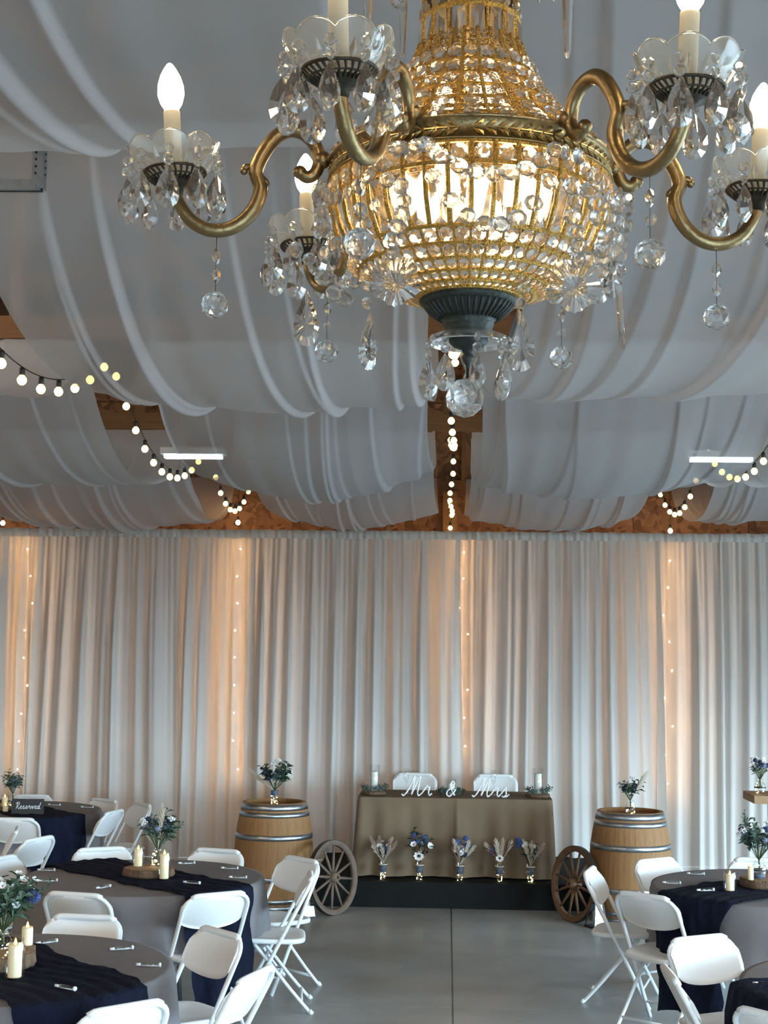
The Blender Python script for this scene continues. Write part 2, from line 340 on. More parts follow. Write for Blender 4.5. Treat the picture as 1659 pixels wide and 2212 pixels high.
for i, y in enumerate(TR):
    t = thing('roof_truss', trl[i], 'truss', (0, y, ZC), 0, 'roof trusses')
    b = MB(); b.box((0, 0, 0.07), (2*XW, 0.08, 0.14)); b.build('bottom_chord', 'timber', t, False)
    for sg in (-1, 1):
        b = MB(); b.beam((0, 0, zroof(0)-ZC-0.1), (sg*XW, 0, zroof(XW)-ZC-0.1), 0.05, 0.14); b.build('top_chord', 'timber', t, False)
        for xa, xb in ((1.3, 1.3), (1.3, 2.7), (2.7, 2.7), (4.2, 2.7), (4.2, 5.6)):
            b = MB(); b.beam((sg*xa, 0, 0.12), (sg*xb, 0.001, zroof(xb)-ZC-0.12), 0.05, 0.09); b.build('web', 'timber', t, False)
    b = MB(); b.beam((0, 0, 0.12), (0.001, 0, zroof(0)-ZC-0.1), 0.05, 0.09); b.build('web', 'timber', t, False)
# ---------------------------------------------------------------- backdrop curtain
CY, CT = 14.3, 3.375
rng = random.Random(3)
fold = [(rng.uniform(0, 2*pi), rng.uniform(0.010, 0.030), f) for f in (5, 8, 13, 21, 27)]
gath = [(rng.uniform(0, 2*pi), 0.004, f) for f in (58, 83, 110)]
def curtain_panel(px0, px1, label, seed, yoff=0.0, flare=0.0):
    x0, x1 = ony(px0, 1400, CY).x, ony(px1, 1400, CY).x
    rg = random.Random(seed); wd = x1-x0; n = max(30, int(wd/0.011)); nv = 16
    ks = []
    x = -0.05
    while x < wd+0.1: ks.append((x, rg.uniform(0.045, 0.115), rg.uniform(0.028, 0.075))); x += rg.uniform(0.09, 0.25)
    ph = [rg.uniform(0, 6.28) for _ in range(4)]
    pts = []
    for i in range(n+1):
        u = i/n; xx = u*wd
        big = sum(a*math.exp(-((xx-c)/ww)**2) for c, a, ww in ks)
        small = 0.006*sin(xx*62+ph[0]) + 0.005*sin(xx*97+ph[1]) + 0.004*sin(xx*131+ph[2])
        for j in range(nv):
            t = j/(nv-1); z = CT*(1-t)+0.035*t
            k = min(1.0, 0.10+t*2.6); sw = 0.012*sin(xx*3+t*3+ph[3])*t
            bx = x0 + xx + flare*(u-0.5)*t + sw
            pts.append((bx, CY + yoff - big*k*1.25 - small*(1-0.75*min(1, t*1.4)), z))
    b = MB(); b.grid(pts, n+1, nv)
    o = b.build('backdrop_curtain', 'curtain'); tag(o, label, 'curtain', 'pleated backdrop panels')
    # rod-pocket header
    h = MB(); ps = []
    for i in range(n+1):
        xx = i/n*wd; yy = CY + yoff - 0.034 - 0.006*sin(xx*70+ph[0]) - 0.004*sin(xx*113+ph[1])
        for zz, dy in ((CT+0.035, 0.02), (CT+0.03, -0.004), (CT-0.02, -0.012), (CT-0.052, 0.0)): ps.append((x0+xx, yy+dy, zz+0.003*sin(xx*41+ph[2])))
    h.grid(ps, n+1, 4); h.build('header', 'curtain', o)
    return o
curtain_panel(-420, 84, 'warm-lit ivory backdrop panel behind the Reserved-sign table', 11, 0.0, 0.05)
curtain_panel(80, 380, 'ivory pleated backdrop panel between the Reserved-sign table and the pampas bouquet', 12, -0.03, 0.16)
curtain_panel(374, 545, 'narrow glowing backdrop panel behind the oak barrel next to the pampas table', 13, 0.0, 0.08)
curtain_panel(540, 992, 'wide pleated backdrop panel behind the sweetheart table and its left-hand wheel'.replace('left-hand ', 'grey-spoked '), 14, -0.03, 0.10)
curtain_panel(986, 1034, 'slim warm-lit backdrop strip behind the middle of the sweetheart table', 15, 0.0, 0.02)
curtain_panel(1028, 1424, 'wide pleated backdrop panel between the sweetheart table and the brown-wheel barrel', 16, -0.03, 0.08)
curtain_panel(1418, 1562, 'bluish backdrop panel with a light strand, beside the brown-wheel barrel', 17, 0.0, 0.04)
curtain_panel(1556, 2080, 'ivory backdrop panel behind the slab-topped stand', 18, -0.03, 0.05)
rd = MB(); rd.tube([(-7.9, CY-0.012, CT), (7.9, CY-0.012, CT)], 0.019, 10); tag(rd.build('curtain_rod', 'steel'), 'long steel rod threaded through the backdrop headers', 'rod')
# fairy light strands behind the panels
def strand(pts, label):
    P = [ony(u, v, CY+0.17) for u, v in pts]
    t = thing('fairy_light_strand', label, 'string lights', (P[0].x, P[0].y, CT), 0, 'fairy light strands behind the backdrop')
    o = Vector((P[0].x, P[0].y, CT))
    path = [Vector((P[0].x, CY+0.005, CT+0.015))-o] + [p-o+Vector((0, 0.006, 0)) for p in P] + [Vector((P[-1].x, CY+0.17, 0.4))-o]
    b = MB(); b.tube(path, 0.0015, 5); b.build('wire', 'wire', t)
    b = MB(); b.ico((0, 0, 0), 0.0065, 2); me = b.mesh('light_bulb', 'fairy')
    for p in P: put('light_bulb', me, t, p-o)
strand([(60, 1186), (66, 1244), (70, 1303), (53, 1362), (51, 1421), (59, 1481), (46, 1542), (41, 1601), (38, 1662)], 'warm fairy light strand glowing through the panel by the Reserved-sign table')
strand([(520, 1186), (512, 1245), (513, 1303), (508, 1362), (507, 1420), (506, 1480), (505, 1540), (504, 1600), (514, 1662)], 'warm fairy light strand glowing behind the barrel next to the pampas table')
strand([(1002, 1193), (1001, 1250), (993, 1313), (1011, 1370), (994, 1429), (1010, 1490), (1003, 1551), (1005, 1612)], 'warm fairy light strand glowing behind the sweetheart table')
strand([(1447, 1211), (1443, 1269), (1433, 1329), (1446, 1387), (1452, 1448), (1436, 1508), (1453, 1569), (1437, 1630), (1442, 1693)], 'warm fairy light strand glowing beside the brown-wheel barrel')
# ---------------------------------------------------------------- ceiling swags of sheer fabric
def swag(x0, x1, Y0, Y1, za, sag, label, seed, amp=0.05, skew=0.0, zb=None, pw=0.62, nf=8):
    rg = random.Random(seed); nu, nv = 260, 40; pts = []
    ks = [(rg.uniform(-0.03, 1.03), rg.uniform(0.005, 0.022), rg.uniform(0.25, 1.0), rg.uniform(-0.10, 0.10)) for _ in range(nf)] + [(rg.uniform(0, 1), rg.uniform(0.07, 0.13), rg.uniform(0.2, 0.5), rg.uniform(-0.1, 0.1)) for _ in range(2)]
    zb = za if zb is None else zb; sgn = -1 if (x0+x1) < 0 else 1
    for i in range(nu):
        u = i/(nu-1); sg = sag(u) if callable(sag) else sag
        for j in range(nv):
            t = j/(nv-1); c = max(0.0, 4*t*(1-t))**pw
            f = 0
            for c0, ww, a, dr in ks:
                d = (u - c0 - dr*(t-0.5))*sgn; e_ = 0.007
                if d > -e_: k_ = min(1.0, (d+e_)/(2*e_)); f += a*k_*k_*(3-2*k_)*math.exp(-max(0, d)/(4.5*ww))
            f += 0.07*sin(u*37+seed) + 0.05*sin(u*61+2*seed+2*t)
            A = 0.8*amp*(0.35+0.65*c)
            x = x0+(x1-x0)*u + skew*c + 0.03*sin(4*t+seed)*c
            pts.append((x, Y0+(Y1-Y0)*t, za+(zb-za)*t - sg*c - A*f))
    b = MB(); b.grid(pts, nu, nv); o = b.build('ceiling_swag', 'sheer'); return tag(o, label, 'drape', 'sheer ceiling swags')
swag(-2.2, -0.045, 1.45, 4.95, 4.10, lambda u: 0.43-0.02*u, 'sheer white ceiling swag directly above the galvanised metal bracket', 21, 0.055)
swag(-1.86, -0.07, 5.05, 8.55, 4.10, lambda u: 0.56+0.10*sin(pi*min(1, u*1.05))+0.06*u, 'broad sheer ceiling swag behind the bracket and the dangling crystal balls', 22, 0.06)
swag(-1.86, -0.12, 8.65, 12.15, 4.10, lambda u: 0.60+0.16*sin(pi*u)-0.10*max(0, u-0.7)/0.3, 'sheer ceiling swag with a lit tube glowing through it, above the pampas table', 23, 0.06)
swag(-1.75, -0.12, 12.25, 15.1, 4.05, lambda u: 0.50+0.14*sin(pi*u), 'short sheer ceiling swag meeting the backdrop between the post and the grey-spoked wheel', 24, 0.05)
swag(0.03, 2.35, 2.6, 8.55, 4.55, lambda u: 0.92-0.05*u, 'long smooth sheer ceiling swag behind the chandelier, over the corner table', 25, 0.05, 0.21, 4.10, 0.8)
swag(0.20, 2.08, 8.65, 12.15, 4.10, lambda u: 0.60+0.14*sin(pi*min(1, 1.1*u)), 'sheer ceiling swag with a lit tube glowing through it, above the jar-candle table', 26, 0.06)
swag(0.19, 1.80, 12.25, 15.1, 4.05, lambda u: 0.52+0.13*sin(pi*u), 'short sheer ceiling swag meeting the backdrop above the brown wheel', 27, 0.05)
swag(-4.2, -2.27, 8.65, 12.15, 4.10, lambda u: 0.66, 'sheer outer ceiling swag behind the globe bulbs, over the Reserved-sign table', 28, 0.055)
swag(-4.2, -2.27, 5.05, 8.55, 4.10, lambda u: 0.60, 'sheer outer ceiling swag above the globe bulbs nearest the metal bracket', 29, 0.055)
swag(-4.4, -2.30, 12.25, 15.1, 4.05, lambda u: 0.56+0.10*sin(pi*u), 'dim sheer outer swag touching the backdrop above the Reserved-sign table', 30, 0.07, 0, None, 0.62, 12)
swag(2.36, 4.3, 12.25, 15.1, 4.05, lambda u: 0.55, 'sheer outer swag touching the backdrop above the slab-topped stand', 31, 0.05)
swag(2.36, 4.3, 8.65, 12.15, 4.10, lambda u: 0.62, 'sheer outer swag beside the globe bulbs, over the jar-candle table', 32, 0.05)
# ---------------------------------------------------------------- globe string lights along the trusses
gb = MB(); gb.lathe([(0.0, 0.0), (0.010, 0.0015), (0.020, 0.010), (0.025, 0.024), (0.022, 0.037), (0.013, 0.047), (0.011, 0.052)], 14); GLOBE = gb.mesh('globe_bulb', 'globe')
WGLOBE = gb.mesh('globe_bulb', 'bulb')
gs = MB(); gs.lathe([(0.0, 0.088), (0.012, 0.088), (0.014, 0.080), (0.014, 0.050), (0.011, 0.050)], 12); SOCK = gs.mesh('socket', 'wire')
def globes(x, spans, label, dx=0.0):
    """spans: (y0, y1, z0, z1, sag, n)"""
    o = Vector((x, spans[0][0], spans[0][2])); t = thing('globe_string', label, 'string lights', o, 0, 'globe string lights between the swags')
    for (y0, y1, z0, z1, sag, n) in spans:
        def p(k): return Vector((x+dx*sin(k*9+y0), y0+(y1-y0)*k, z0+(z1-z0)*k - sag*4*k*(1-k)))
        b = MB(); b.tube([p(k/24)-o for k in range(25)], 0.0035, 5); b.build('cord', 'wire', t)
        for k in range(n):
            q = p((k+0.5)/n)-o - Vector((0, 0, 0.09)); put('socket', SOCK, t, q); put('globe_bulb', GLOBE, t, q)
globes(-2.10, [(5.0, 8.6, 4.05, 4.05, 0.48, 11), (8.6, 12.2, 4.05, 4.05, 0.50, 12), (12.2, 14.9, 4.05, 4.0, 0.42, 9)], 'globe string lights swagging toward the Reserved-sign end of the backdrop')
globes(0.03, [(5.0, 8.6, 4.12, 4.12, 0.30, 10), (8.6, 12.2, 4.12, 4.12, 0.30, 11), (12.2, 14.9, 4.10, 3.70, 0.12, 9), (14.90, 14.96, 3.9, 3.5, 0.0, 3)], 'globe string lights running down the middle gap to the timber post', 0.015)
globes(2.20, [(8.6, 12.2, 4.11, 4.05, 0.50, 12), (12.2, 14.9, 4.05, 4.0, 0.42, 9)], 'globe string lights above the jar-candle table and the slab-topped stand')
def wall_bulb(u, v, label):
    p = ony(u, v, 14.85); t = thing('hanging_bulb', label, 'light bulb', p, 0, 'single bulbs above the backdrop')
    put('globe_bulb', WGLOBE, t); put('socket', SOCK, t)
    b = MB(); b.tube([(0, 0, 0.088), (0, 0.01, 3.93-p.z), (0, YF-0.06-14.85, 3.95-p.z)], 0.003, 5); b.build('cord', 'wire', t)
wall_bulb(514, 1134, 'single warm bulb hanging above the light strand by the pampas-table barrel')
wall_bulb(1448, 1152, 'single warm bulb hanging above the light strand by the brown-wheel barrel')
wall_bulb(6, 1135, 'single warm bulb hanging above the Reserved-sign light strand')
# tube lights above the sheer fabric
def tube_light(u, v, y, ln, label, mt='tube', p=None):
    p = p or ony(u, v, y); t = thing('tube_light', label, 'light fixture', p, 0, 'tube lights above the swags')
    b = MB(); b.box((0, 0, 0.055), (ln+0.06, 0.12, 0.05)); b.build('housing', 'white', t, False)
    for dy in (-0.03, 0.03):
        b = MB(); b.tube([(-ln/2, dy, 0.012), (ln/2, dy, 0.012)], 0.016, 10); b.build('tube', mt, t)
    for sx in (-1, 1):
        b = MB(); b.tube([(sx*ln*0.4, 0, 0.08), (sx*ln*0.4, 0, 4.9-p.z)], 0.003, 5); b.build('hanger_cable', 'steel', t)
tube_light(418, 990, 11.15, 0.46, 'lit tube light glowing through the swag above the pampas table')
tube_light(1558, 997, 11.15, 0.48, 'lit tube light glowing through the swag above the jar-candle table')
for sx, yy, lb in ((-3.6, -1.5, 'added warm fill tube behind the viewer on the Reserved-sign side'), (3.6, -1.5, 'added warm fill tube behind the viewer on the corner-table side'),
                   (-5.6, 6.0, 'added warm fill tube along the wall on the Reserved-sign side'), (5.6, 6.0, 'added warm fill tube along the wall by the daylight door')):
    tube_light(0, 0, 0, 1.2, lb, 'warmfill', Vector((sx, yy, 4.1)))  # unseen fixtures, added as warm fill for the curtain and drapes
for sx, sd in ((-5.0, 'Reserved-sign'), (5.0, 'daylight-door')):
    for yy, wh in ((3.0, 'level with the chandelier'), (7.0, 'level with the front tables'), (-1.0, 'behind the viewer')):
        tube_light(0, 0, 0, 1.2, 'added fill tube high on the %s side, %s' % (sd, wh), 'hallfill', Vector((sx, yy, 4.62)))  # unseen fixtures, added to brighten drapes, tabletops and floor from above
# metal strut bracket
p = ony(84, 402, 5.0)
t = thing('strut_bracket', 'perforated galvanised strut and angle bracket hanging below the swag', 'bracket', p)
b = MB(); s = 0.041
b.box((-0.8, 0, 0.018), (1.62, 0.041, 0.0025)); b.box((-0.8, -0.02, 0), (1.62, 0.0025, 0.037)); b.box((-0.8, 0.02, 0), (1.62, 0.0025, 0.037)); b.box((-0.8, -0.014, -0.018), (1.62, 0.012, 0.0025)); b.box((-0.8, 0.014, -0.018), (1.62, 0.012, 0.0025))
b.build('strut', 'steel', t, False)
b = MB(); AH = ZC+0.1-p.z; b.box((0.0, -0.024, AH/2), (0.04, 0.003, AH+0.03)); b.build('angle_flange', 'steel', t, False)
b = MB(); b.box((0.021, -0.004, AH/2), (0.003, 0.04, AH+0.03)); b.build('angle_flange', 'steel', t, False)
h = MB(); h.lathe([(0, 0), (0.0045, 0), (0.0045, 0.004), (0, 0.004)], 8); hm = h.mesh('bolt_hole', 'black', False)
for k in range(16):
    put('bolt_hole', hm, t, (-0.006, -0.0245, 0.04+k*0.026), (radians(90), 0, 0)); put('bolt_hole', hm, t, (0.0215, -0.006, 0.04+k*0.026), (0, radians(90), 0))
b = MB(); b.lathe([(0, 0.010), (0.009, 0.010), (0.009, 0), (0, 0)], 6); b.build('bolt', 'steel', t, False, (0.0, -0.026, 0.0), (radians(90), 0, 0))
# ================================================================ chandelier
KX, KY, KZ = 0.025, 1.86, 2.5
chand = thing('chandelier', 'large brass and crystal basket chandelier with six lit candle arms', 'chandelier', (KX, KY, KZ))
def zf(v, r=0.0): return ony(1014, v, KY-r).z - KZ       # photo row to local height on the front surface at radius r
def rz(u, v): p = ony(u, v, KY); return (KX-p.x, p.z-KZ)   # photo point in the chandelier's side plane to (radius, height)
# --- shared stones
def octo(r, t): return [(r*cos(2*pi*(k+0.5)/8), r*sin(2*pi*(k+0.5)/8)) for k in range(8)]
b = MB(); b.lens(octo(1, 0), 0.42, 0.55, 0.0, True, 1.0); OCT = b.mesh('octagon_crystal', 'beadglass', False)
def drop_outline(w, h, n=14):
    o = []
    for k in range(n):
        a = 2*pi*k/n; x = w/2*sin(a)*(sin(a/2) if a <= pi else sin((2*pi-a)/2))**0.75; z = -h/2 + h/2*cos(a)
        o.append((x, z))
    return o
b = MB(); b.lens(drop_outline(0.0335, 0.050, 16), 0.0085, 0.5, -0.032, True, 1.25); DROP = b.mesh('teardrop_crystal', 'crystal', False)
b = MB(); b.ico((0, 0, 0), 1.0, 2); BALL = b.mesh('ball_crystal', 'crystal', False)
b = MB(); b.lens([(0.55*sin(2*pi*k/8), 1.0*cos(2*pi*k/8)) for k in range(8)], 0.5, 0.5, 0.0); OVAL = b.mesh('oval_crystal', 'crystal', False)
def prism_mesh(w0, w1, h, t):
    b = MB(); x0, x1 = w0/2, w1/2
    o = [(-x0, 0), (x0, 0), (x1, -h), (-x1, -h)]
    vs = [(x, 0.0, z) for x, z in o] + [(0, -t, -0.16*h), (0, -t, -0.84*h), (0, t, -0.16*h), (0, t, -0.84*h)]
    vs += [(x, 0.001, z) for x, z in o]
    b.add(vs, [(0, 1, 4), (1, 2, 5, 4), (2, 3, 5), (3, 0, 4, 5), (9, 8, 6), (10, 9, 6, 7), (11, 10, 7), (8, 11, 7, 6), (1, 0, 8, 9), (2, 1, 9, 10), (3, 2, 10, 11), (0, 3, 11, 8)])
    return b.mesh('prism_crystal', 'beadglass', False)
def scalloped(w, h, lob, dep, t, n=40, top=0.25):
    o = []
    for k in range(n):
        a = 2*pi*k/n; base = 1 - dep + dep*abs(cos(a*lob/2))
        ww = w/2*sin(a)*(top+(1-top)*(1-cos(a))/2) * base; zz = -h/2 + h/2*cos(a)*(1 if abs(cos(a)) > 0.9 else base*0.1+0.9)
        o.append((ww, zz))
    b = MB(); b.lens(o, t, 0.62, -h*0.6, True, 0.5); return b
PEND = scalloped(0.052, 0.078, 14, 0.16, 0.006).mesh('pendalogue_crystal', 'crystal', False)
b = MB(); o = []
for k in range(48):
    a = 2*pi*k/48; r = 0.5*(0.84+0.16*abs(cos(a*2.5)))*(0.96+0.04*cos(a*20))*(1-0.12*cos(a)); o.append((r*sin(a), r*cos(a)))
b.lens(o, 0.09, 0.45, 0.0, True, 0.4); STAR = b.mesh('leaf_crystal', 'crystal', False)
def frame(p, nrm, up=Vector((0, 0, 1)), spin=0.0):
    """matrix with local -y along nrm (outward), local z near up"""
    y = -Vector(nrm).normalized(); z = (up - y*up.dot(y)).normalized(); x = y.cross(z)
    m = Matrix(((x.x, y.x, z.x, p[0]), (x.y, y.y, z.y, p[1]), (x.z, y.z, z.z, p[2]), (0, 0, 0, 1)))
    return m @ Matrix.Rotation(spin, 4, 'Y') if spin else m
def dirn(th): return Vector((sin(th), -cos(th), 0))       # th = 0 faces the camera
beads = []                                                 # (matrix, front-ness)
def bead(th, r, z, tilt, size, sx=1.0):
    d = dirn(th); n = d*cos(tilt) + Vector((0, 0, sin(tilt))); p = d*r + Vector((0, 0, z))
    m = frame(p, n) @ Matrix.Diagonal((size*sx, size, size, 1)); beads.append((m, cos(th)))
# --- upper bell: profile (photo row on silhouette -> radius)
UP = [(-8, 0.066), (60, 0.066), (105, 0.070), (135, 0.0765), (165, 0.0835), (181, 0.0875), (217, 0.0975), (250, 0.118)]
zb_top = zf(245, 0.19); zb_bot = zf(297, 0.19)
prof_up = [(r, zf(v)) for v, r in UP] + [(0.148, (zf(250)+zb_top)/2-0.004), (0.184, zb_top+0.001)]
def r_at(prof, z):
    for (r0, z0), (r1, z1) in zip(prof, prof[1:]):
        if min(z0, z1) <= z <= max(z0, z1): return r0+(r1-r0)*(z-z0)/(z1-z0)
    return prof[0][0] if z > prof[0][1] else prof[-1][0]
def solve(prof, v):
    best = None
    for (r0, z0), (r1, z1) in zip(prof, prof[1:]):
        for k in range(41):
            r, z = r0+(r1-r0)*k/40, z0+(z1-z0)*k/40; e_ = abs(zf(v, r)-z)
            if best is None or e_ < best[0]: best = (e_, z)
    return best[1]
rows_up = [solve(prof_up, v) for v in (110, 139, 166, 194, 217, 234, 244)]
NU = 26
for i, z in enumerate(rows_up):
    r = r_at(prof_up, z); dz = 0.004; sl = (r_at(prof_up, z-dz)-r_at(prof_up, z+dz))/(2*dz); tilt = math.atan(sl)
    for k in range(NU): bead(2*pi*k/NU, r+0.0055, z, tilt, 0.0087*(1+0.03*i), 1.12)
ring = lambda r, z, rt, n=72: [(r*cos(2*pi*k/n), r*sin(2*pi*k/n), z) for k in range(n)]
for i, z in enumerate(rows_up):
    zz = (z+rows_up[i+1])/2 if i < 6 else z-0.004; r = r_at(prof_up, zz); b = MB(); b.tube(ring(r, zz, 0), 0.0024, 6, True); b.build('gold_ring', 'gold', chand)
for k in range(NU):
    th = 2*pi*(k+0.5)/NU; d = dirn(th); b = MB() if k == 0 else b
    if k == 0:
        b.tube([Vector((r, 0, z)) for r, z in prof_up[2:]], 0.0027, 6); RIBU = b.mesh('gold_rib', 'gold')
    put('gold_rib', RIBU, chand, (0, 0, 0), (0, 0, th-pi/2))
b = MB(); b.lathe([(r-0.003, z) for r, z in prof_up[2:]], 64); b.build('mesh_lining', 'goldmesh', chand)
# long prisms above the beads
PR1 = prism_mesh(0.017, 0.0235, zf(8, 0.066)-zf(102, 0.066), 0.005)
for k in range(16):
    th = 2*pi*(k+0.35)/16; d = dirn(th); put('prism_crystal', PR1, chand, mat=frame(d*0.066+Vector((0, 0, zf(8, 0.066))), d, Vector((0, 0, 1))-d*0.08))
    th2 = 2*pi*(k+0.85)/16; d = dirn(th2); b = MB() if k == 0 else b
    if k == 0: b.tube([(0.064, 0, zf(-10)), (0.068, 0, zf(105))], 0.0021, 6); RIBT = b.mesh('gold_rib', 'gold')
    put('gold_rib', RIBT, chand, (0, 0, 0), (0, 0, th2-pi/2))
b = MB(); b.tube(ring(0.064, zf(4, 0.064), 0), 0.004, 8, True); b.build('gold_ring', 'gold', chand)
for k in range(16): bead(2*pi*k/16, 0.066, zf(-14, 0.064), 0, 0.009)
b = MB(); b.lathe([(0.0, zf(-300)), (0.012, zf(-300)), (0.014, zf(-150)), (0.05, zf(-90)), (0.062, zf(-40)), (0.062, zf(-25)), (0.045, zf(-30)), (0.012, zf(-60)), (0.008, zf(240)), (0.0, zf(240))], 28); b.build('center_column', 'brass', chand)
zc = zf(-150)
b = MB(); b.tube(ring(0.125, zc, 0), 0.006, 8, True)
for k in range(6): a = pi/6+k*pi/3; b.tube(catmull([(0.01, 0, zc-0.01), (0.06, 0, zc+0.03), (0.125, 0, zc)], 4), 0.004, 6) if False else b.tube([Vector((cos(a)*r, sin(a)*r, z)) for r, z in ((0.012, zc-0.02), (0.07, zc+0.02), (0.125, zc))], 0.004, 6)
b.build('crown_ring', 'brass', chand)
b = MB(); b.tube([(0, 0, zf(-300)), (0, 0, 6.15-KZ)], 0.006, 8); b.build('hanging_rod', 'brass', chand)
# icicles and drops hanging from the crown (their tips reach into view)
b = MB(); n6 = 6
b.lathe([(0.0, 0.0), (0.0075, -0.004), (0.0080, -0.02), (0.0042, -0.115), (0.0022, -0.121), (0.0, -0.122)], n6); ICI = b.mesh('icicle_crystal', 'crystal', False)
for u, v, yy in ((1226, 126, 1.80), (793, 83, 1.80), (1165, 6, 1.83), (1195, 3, 1.82)):
    p = ony(u, v, yy) - Vector((KX, KY, KZ)); put('icicle_crystal', ICI, chand, p+Vector((0, 0, 0.122)))
    b = MB(); b.tube([p+Vector((0, 0, 0.122)), Vector((p.x*0.8, p.y*0.8, zc))], 0.0008, 4); b.build('pin', 'wire', chand)
p = ony(863, 0, 1.80) - Vector((KX, KY, KZ)); put('ball_crystal', BALL, chand, p, None, 0.012)
p2 = ony(869, 130, 1.80) - Vector((KX, KY, KZ)); put('icicle_crystal', ICI, chand, p2+Vector((0, 0, 0.10)), None, (0.8, 0.8, 0.8))
b = MB(); b.tube([p, Vector((p.x*0.8, p.y*0.8, zc))], 0.0008, 4); b.build('pin', 'wire', chand)
# --- brass band with leaf relief
RB = 0.190
b = MB(); b.lathe([(RB-0.016, zb_top-0.002), (RB-0.012, zb_top+0.003), (RB-0.002, zb_top+0.002), (RB+0.001, zb_top), (RB-0.001, zb_top-0.0025), (RB-0.004, zb_top-0.003),
                   (RB-0.004, zb_bot+0.0035), (RB-0.001, zb_bot+0.003), (RB+0.002, zb_bot+0.001), (RB+0.001, zb_bot), (RB-0.012, zb_bot-0.002), (RB-0.016, zb_bot), (RB-0.016, zb_top-0.002)], 96)
band = b.build('brass_band', 'brass', chand)
b = MB(); zm = (zb_top+zb_bot)/2
for sg in (-1, 1):
    o = [(0, 0), (0.0025, 0.0034*sg), (0.0075, 0.0076*sg), (0.0150, 0.0102*sg), (0.0142, 0.0050*sg), (0.0080, 0.0010*sg)]
    n = len(o); cx = sum(q[0] for q in o)/n; cz = sum(q[1] for q in o)/n
    vs = [(q[0], 0, q[1]) for q in o] + [(cx, -0.0042, cz)]; b.add(vs, [((i, (i+1) % n, n) if sg > 0 else ((i+1) % n, i, n)) for i in range(n)])
b.box((0.006, -0.0008, 0), (0.013, 0.0016, 0.0013)); LEAFR = b.mesh('relief_leaf', 'brasslight', False)
NL = 76
for k in range(NL):
    th = 2*pi*k/NL; d = dirn(th); mm = frame(d*(RB-0.0035)+Vector((0, 0, zm)), d)
    if sin(th) < 0: mm = mm @ Matrix.Rotation(pi, 4, 'Y')
    if cos(th) > -0.25: put('relief_leaf', LEAFR, band, mat=mm)
# --- lower basket
LO = [(297, 0.187), (345, 0.187), (365, 0.184), (420, 0.178), (482, 0.163), (512, 0.152), (544, 0.135), (571, 0.115), (594, 0.094), (612, 0.074), (622, 0.064)]
prof_lo = [(r, zf(v, r)) for v, r in LO]
NP = 40
zo = zf(325, 0.187)
for k in range(NP): bead(2*pi*(k+0.5)/NP, 0.188, zo, 0, 0.0112)
ztop, zbt = zf(362, 0.184), zf(481, 0.163)
PR2 = prism_mesh(0.0225, 0.0180, sqrt((ztop-zbt)**2+0.022**2), 0.0055)
for k in range(NP):
    th = 2*pi*(k+0.5)/NP; d = dirn(th); up = (d*(0.183-0.161)+Vector((0, 0, ztop-zbt))).normalized()
    put('prism_crystal', PR2, chand, mat=frame(d*0.1835+Vector((0, 0, ztop)), d-up*d.dot(up), up))
for v0, r0, sz in ((505, 0.154, 0.0100), (540, 0.137, 0.0092), (568, 0.117, 0.0080), (592, 0.096, 0.0066), (609, 0.078, 0.0053)):
    z = zf(v0, r0); r = r_at(prof_lo, z); sl = (r_at(prof_lo, z+0.002)-r_at(prof_lo, z-0.002))/0.004; tilt = -math.atan(sl)
    for k in range(48): bead(2*pi*(k+0.5)/48, r+0.002, z, tilt, sz)
for v0, r0 in ((301, 0.187), (347, 0.186), (484, 0.162), (521, 0.146), (553, 0.128), (580, 0.106), (602, 0.086), (616, 0.070)):
    b = MB(); b.tube(ring(r0, zf(v0, r0), 0), 0.0030, 6, True); b.build('gold_ring', 'gold', chand)
b = MB(); b.tube([Vector((r, 0, z)) for r, z in prof_lo[:5]], 0.0032, 6); RIBA = b.mesh('gold_rib', 'gold')
b = MB(); b.tube([Vector((r, 0, z)) for r, z in prof_lo[4:]], 0.0023, 6); RIBB = b.mesh('gold_rib', 'gold')
for k in range(NP): put('gold_rib', RIBA, chand, (0, 0, 0), (0, 0, 2*pi*k/NP-pi/2))
for k in range(48): put('gold_rib', RIBB, chand, (0, 0, 0), (0, 0, 2*pi*k/48-pi/2))
beads.sort(key=lambda q: -q[1])
for m_, c_ in beads[:290]: put('octagon_crystal', OCT, chand, mat=m_)
b = MB()
ov = [v.co.copy() for v in OCT.vertices]; of = [tuple(p.vertices) for p in OCT.polygons]
for m_, c_ in beads[290:]: b.add([m_ @ q for q in ov], of)
o = b.build('rear_crystals', 'beadglass', chand, False); o['kind'] = 'stuff'
# lamps inside the basket
b = MB(); b.lathe([(0.0, -0.030), (0.008, -0.029), (0.0165, -0.018), (0.0185, -0.004), (0.015, 0.012), (0.009, 0.024), (0.003, 0.031), (0, 0.032)], 14); INB = b.mesh('inner_bulb', 'bulb_in')
zi = zf(430)
for k in range(6):
    th = radians(-20+60*k); d = dirn(th); put('inner_bulb', INB, chand, d*0.085+Vector((0, 0, zi)), (radians(180), 0, 0))
for k in range(3): d = dirn(radians(30+120*k)); put('inner_bulb', INB, chand, d*0.036+Vector((0, 0, zf(215))), None, 0.8)
b = MB(); b.tube([(0, 0, zf(240)), (0, 0, zf(640))], 0.007, 10)
for k in range(6): d = dirn(radians(-20+60*k)); b.tube([Vector((0, 0, zi+0.05)), d*0.085+Vector((0, 0, zi+0.05)), d*0.085+Vector((0, 0, zi+0.026))], 0.006, 8)
b.build('lamp_cluster', 'brass', chand)
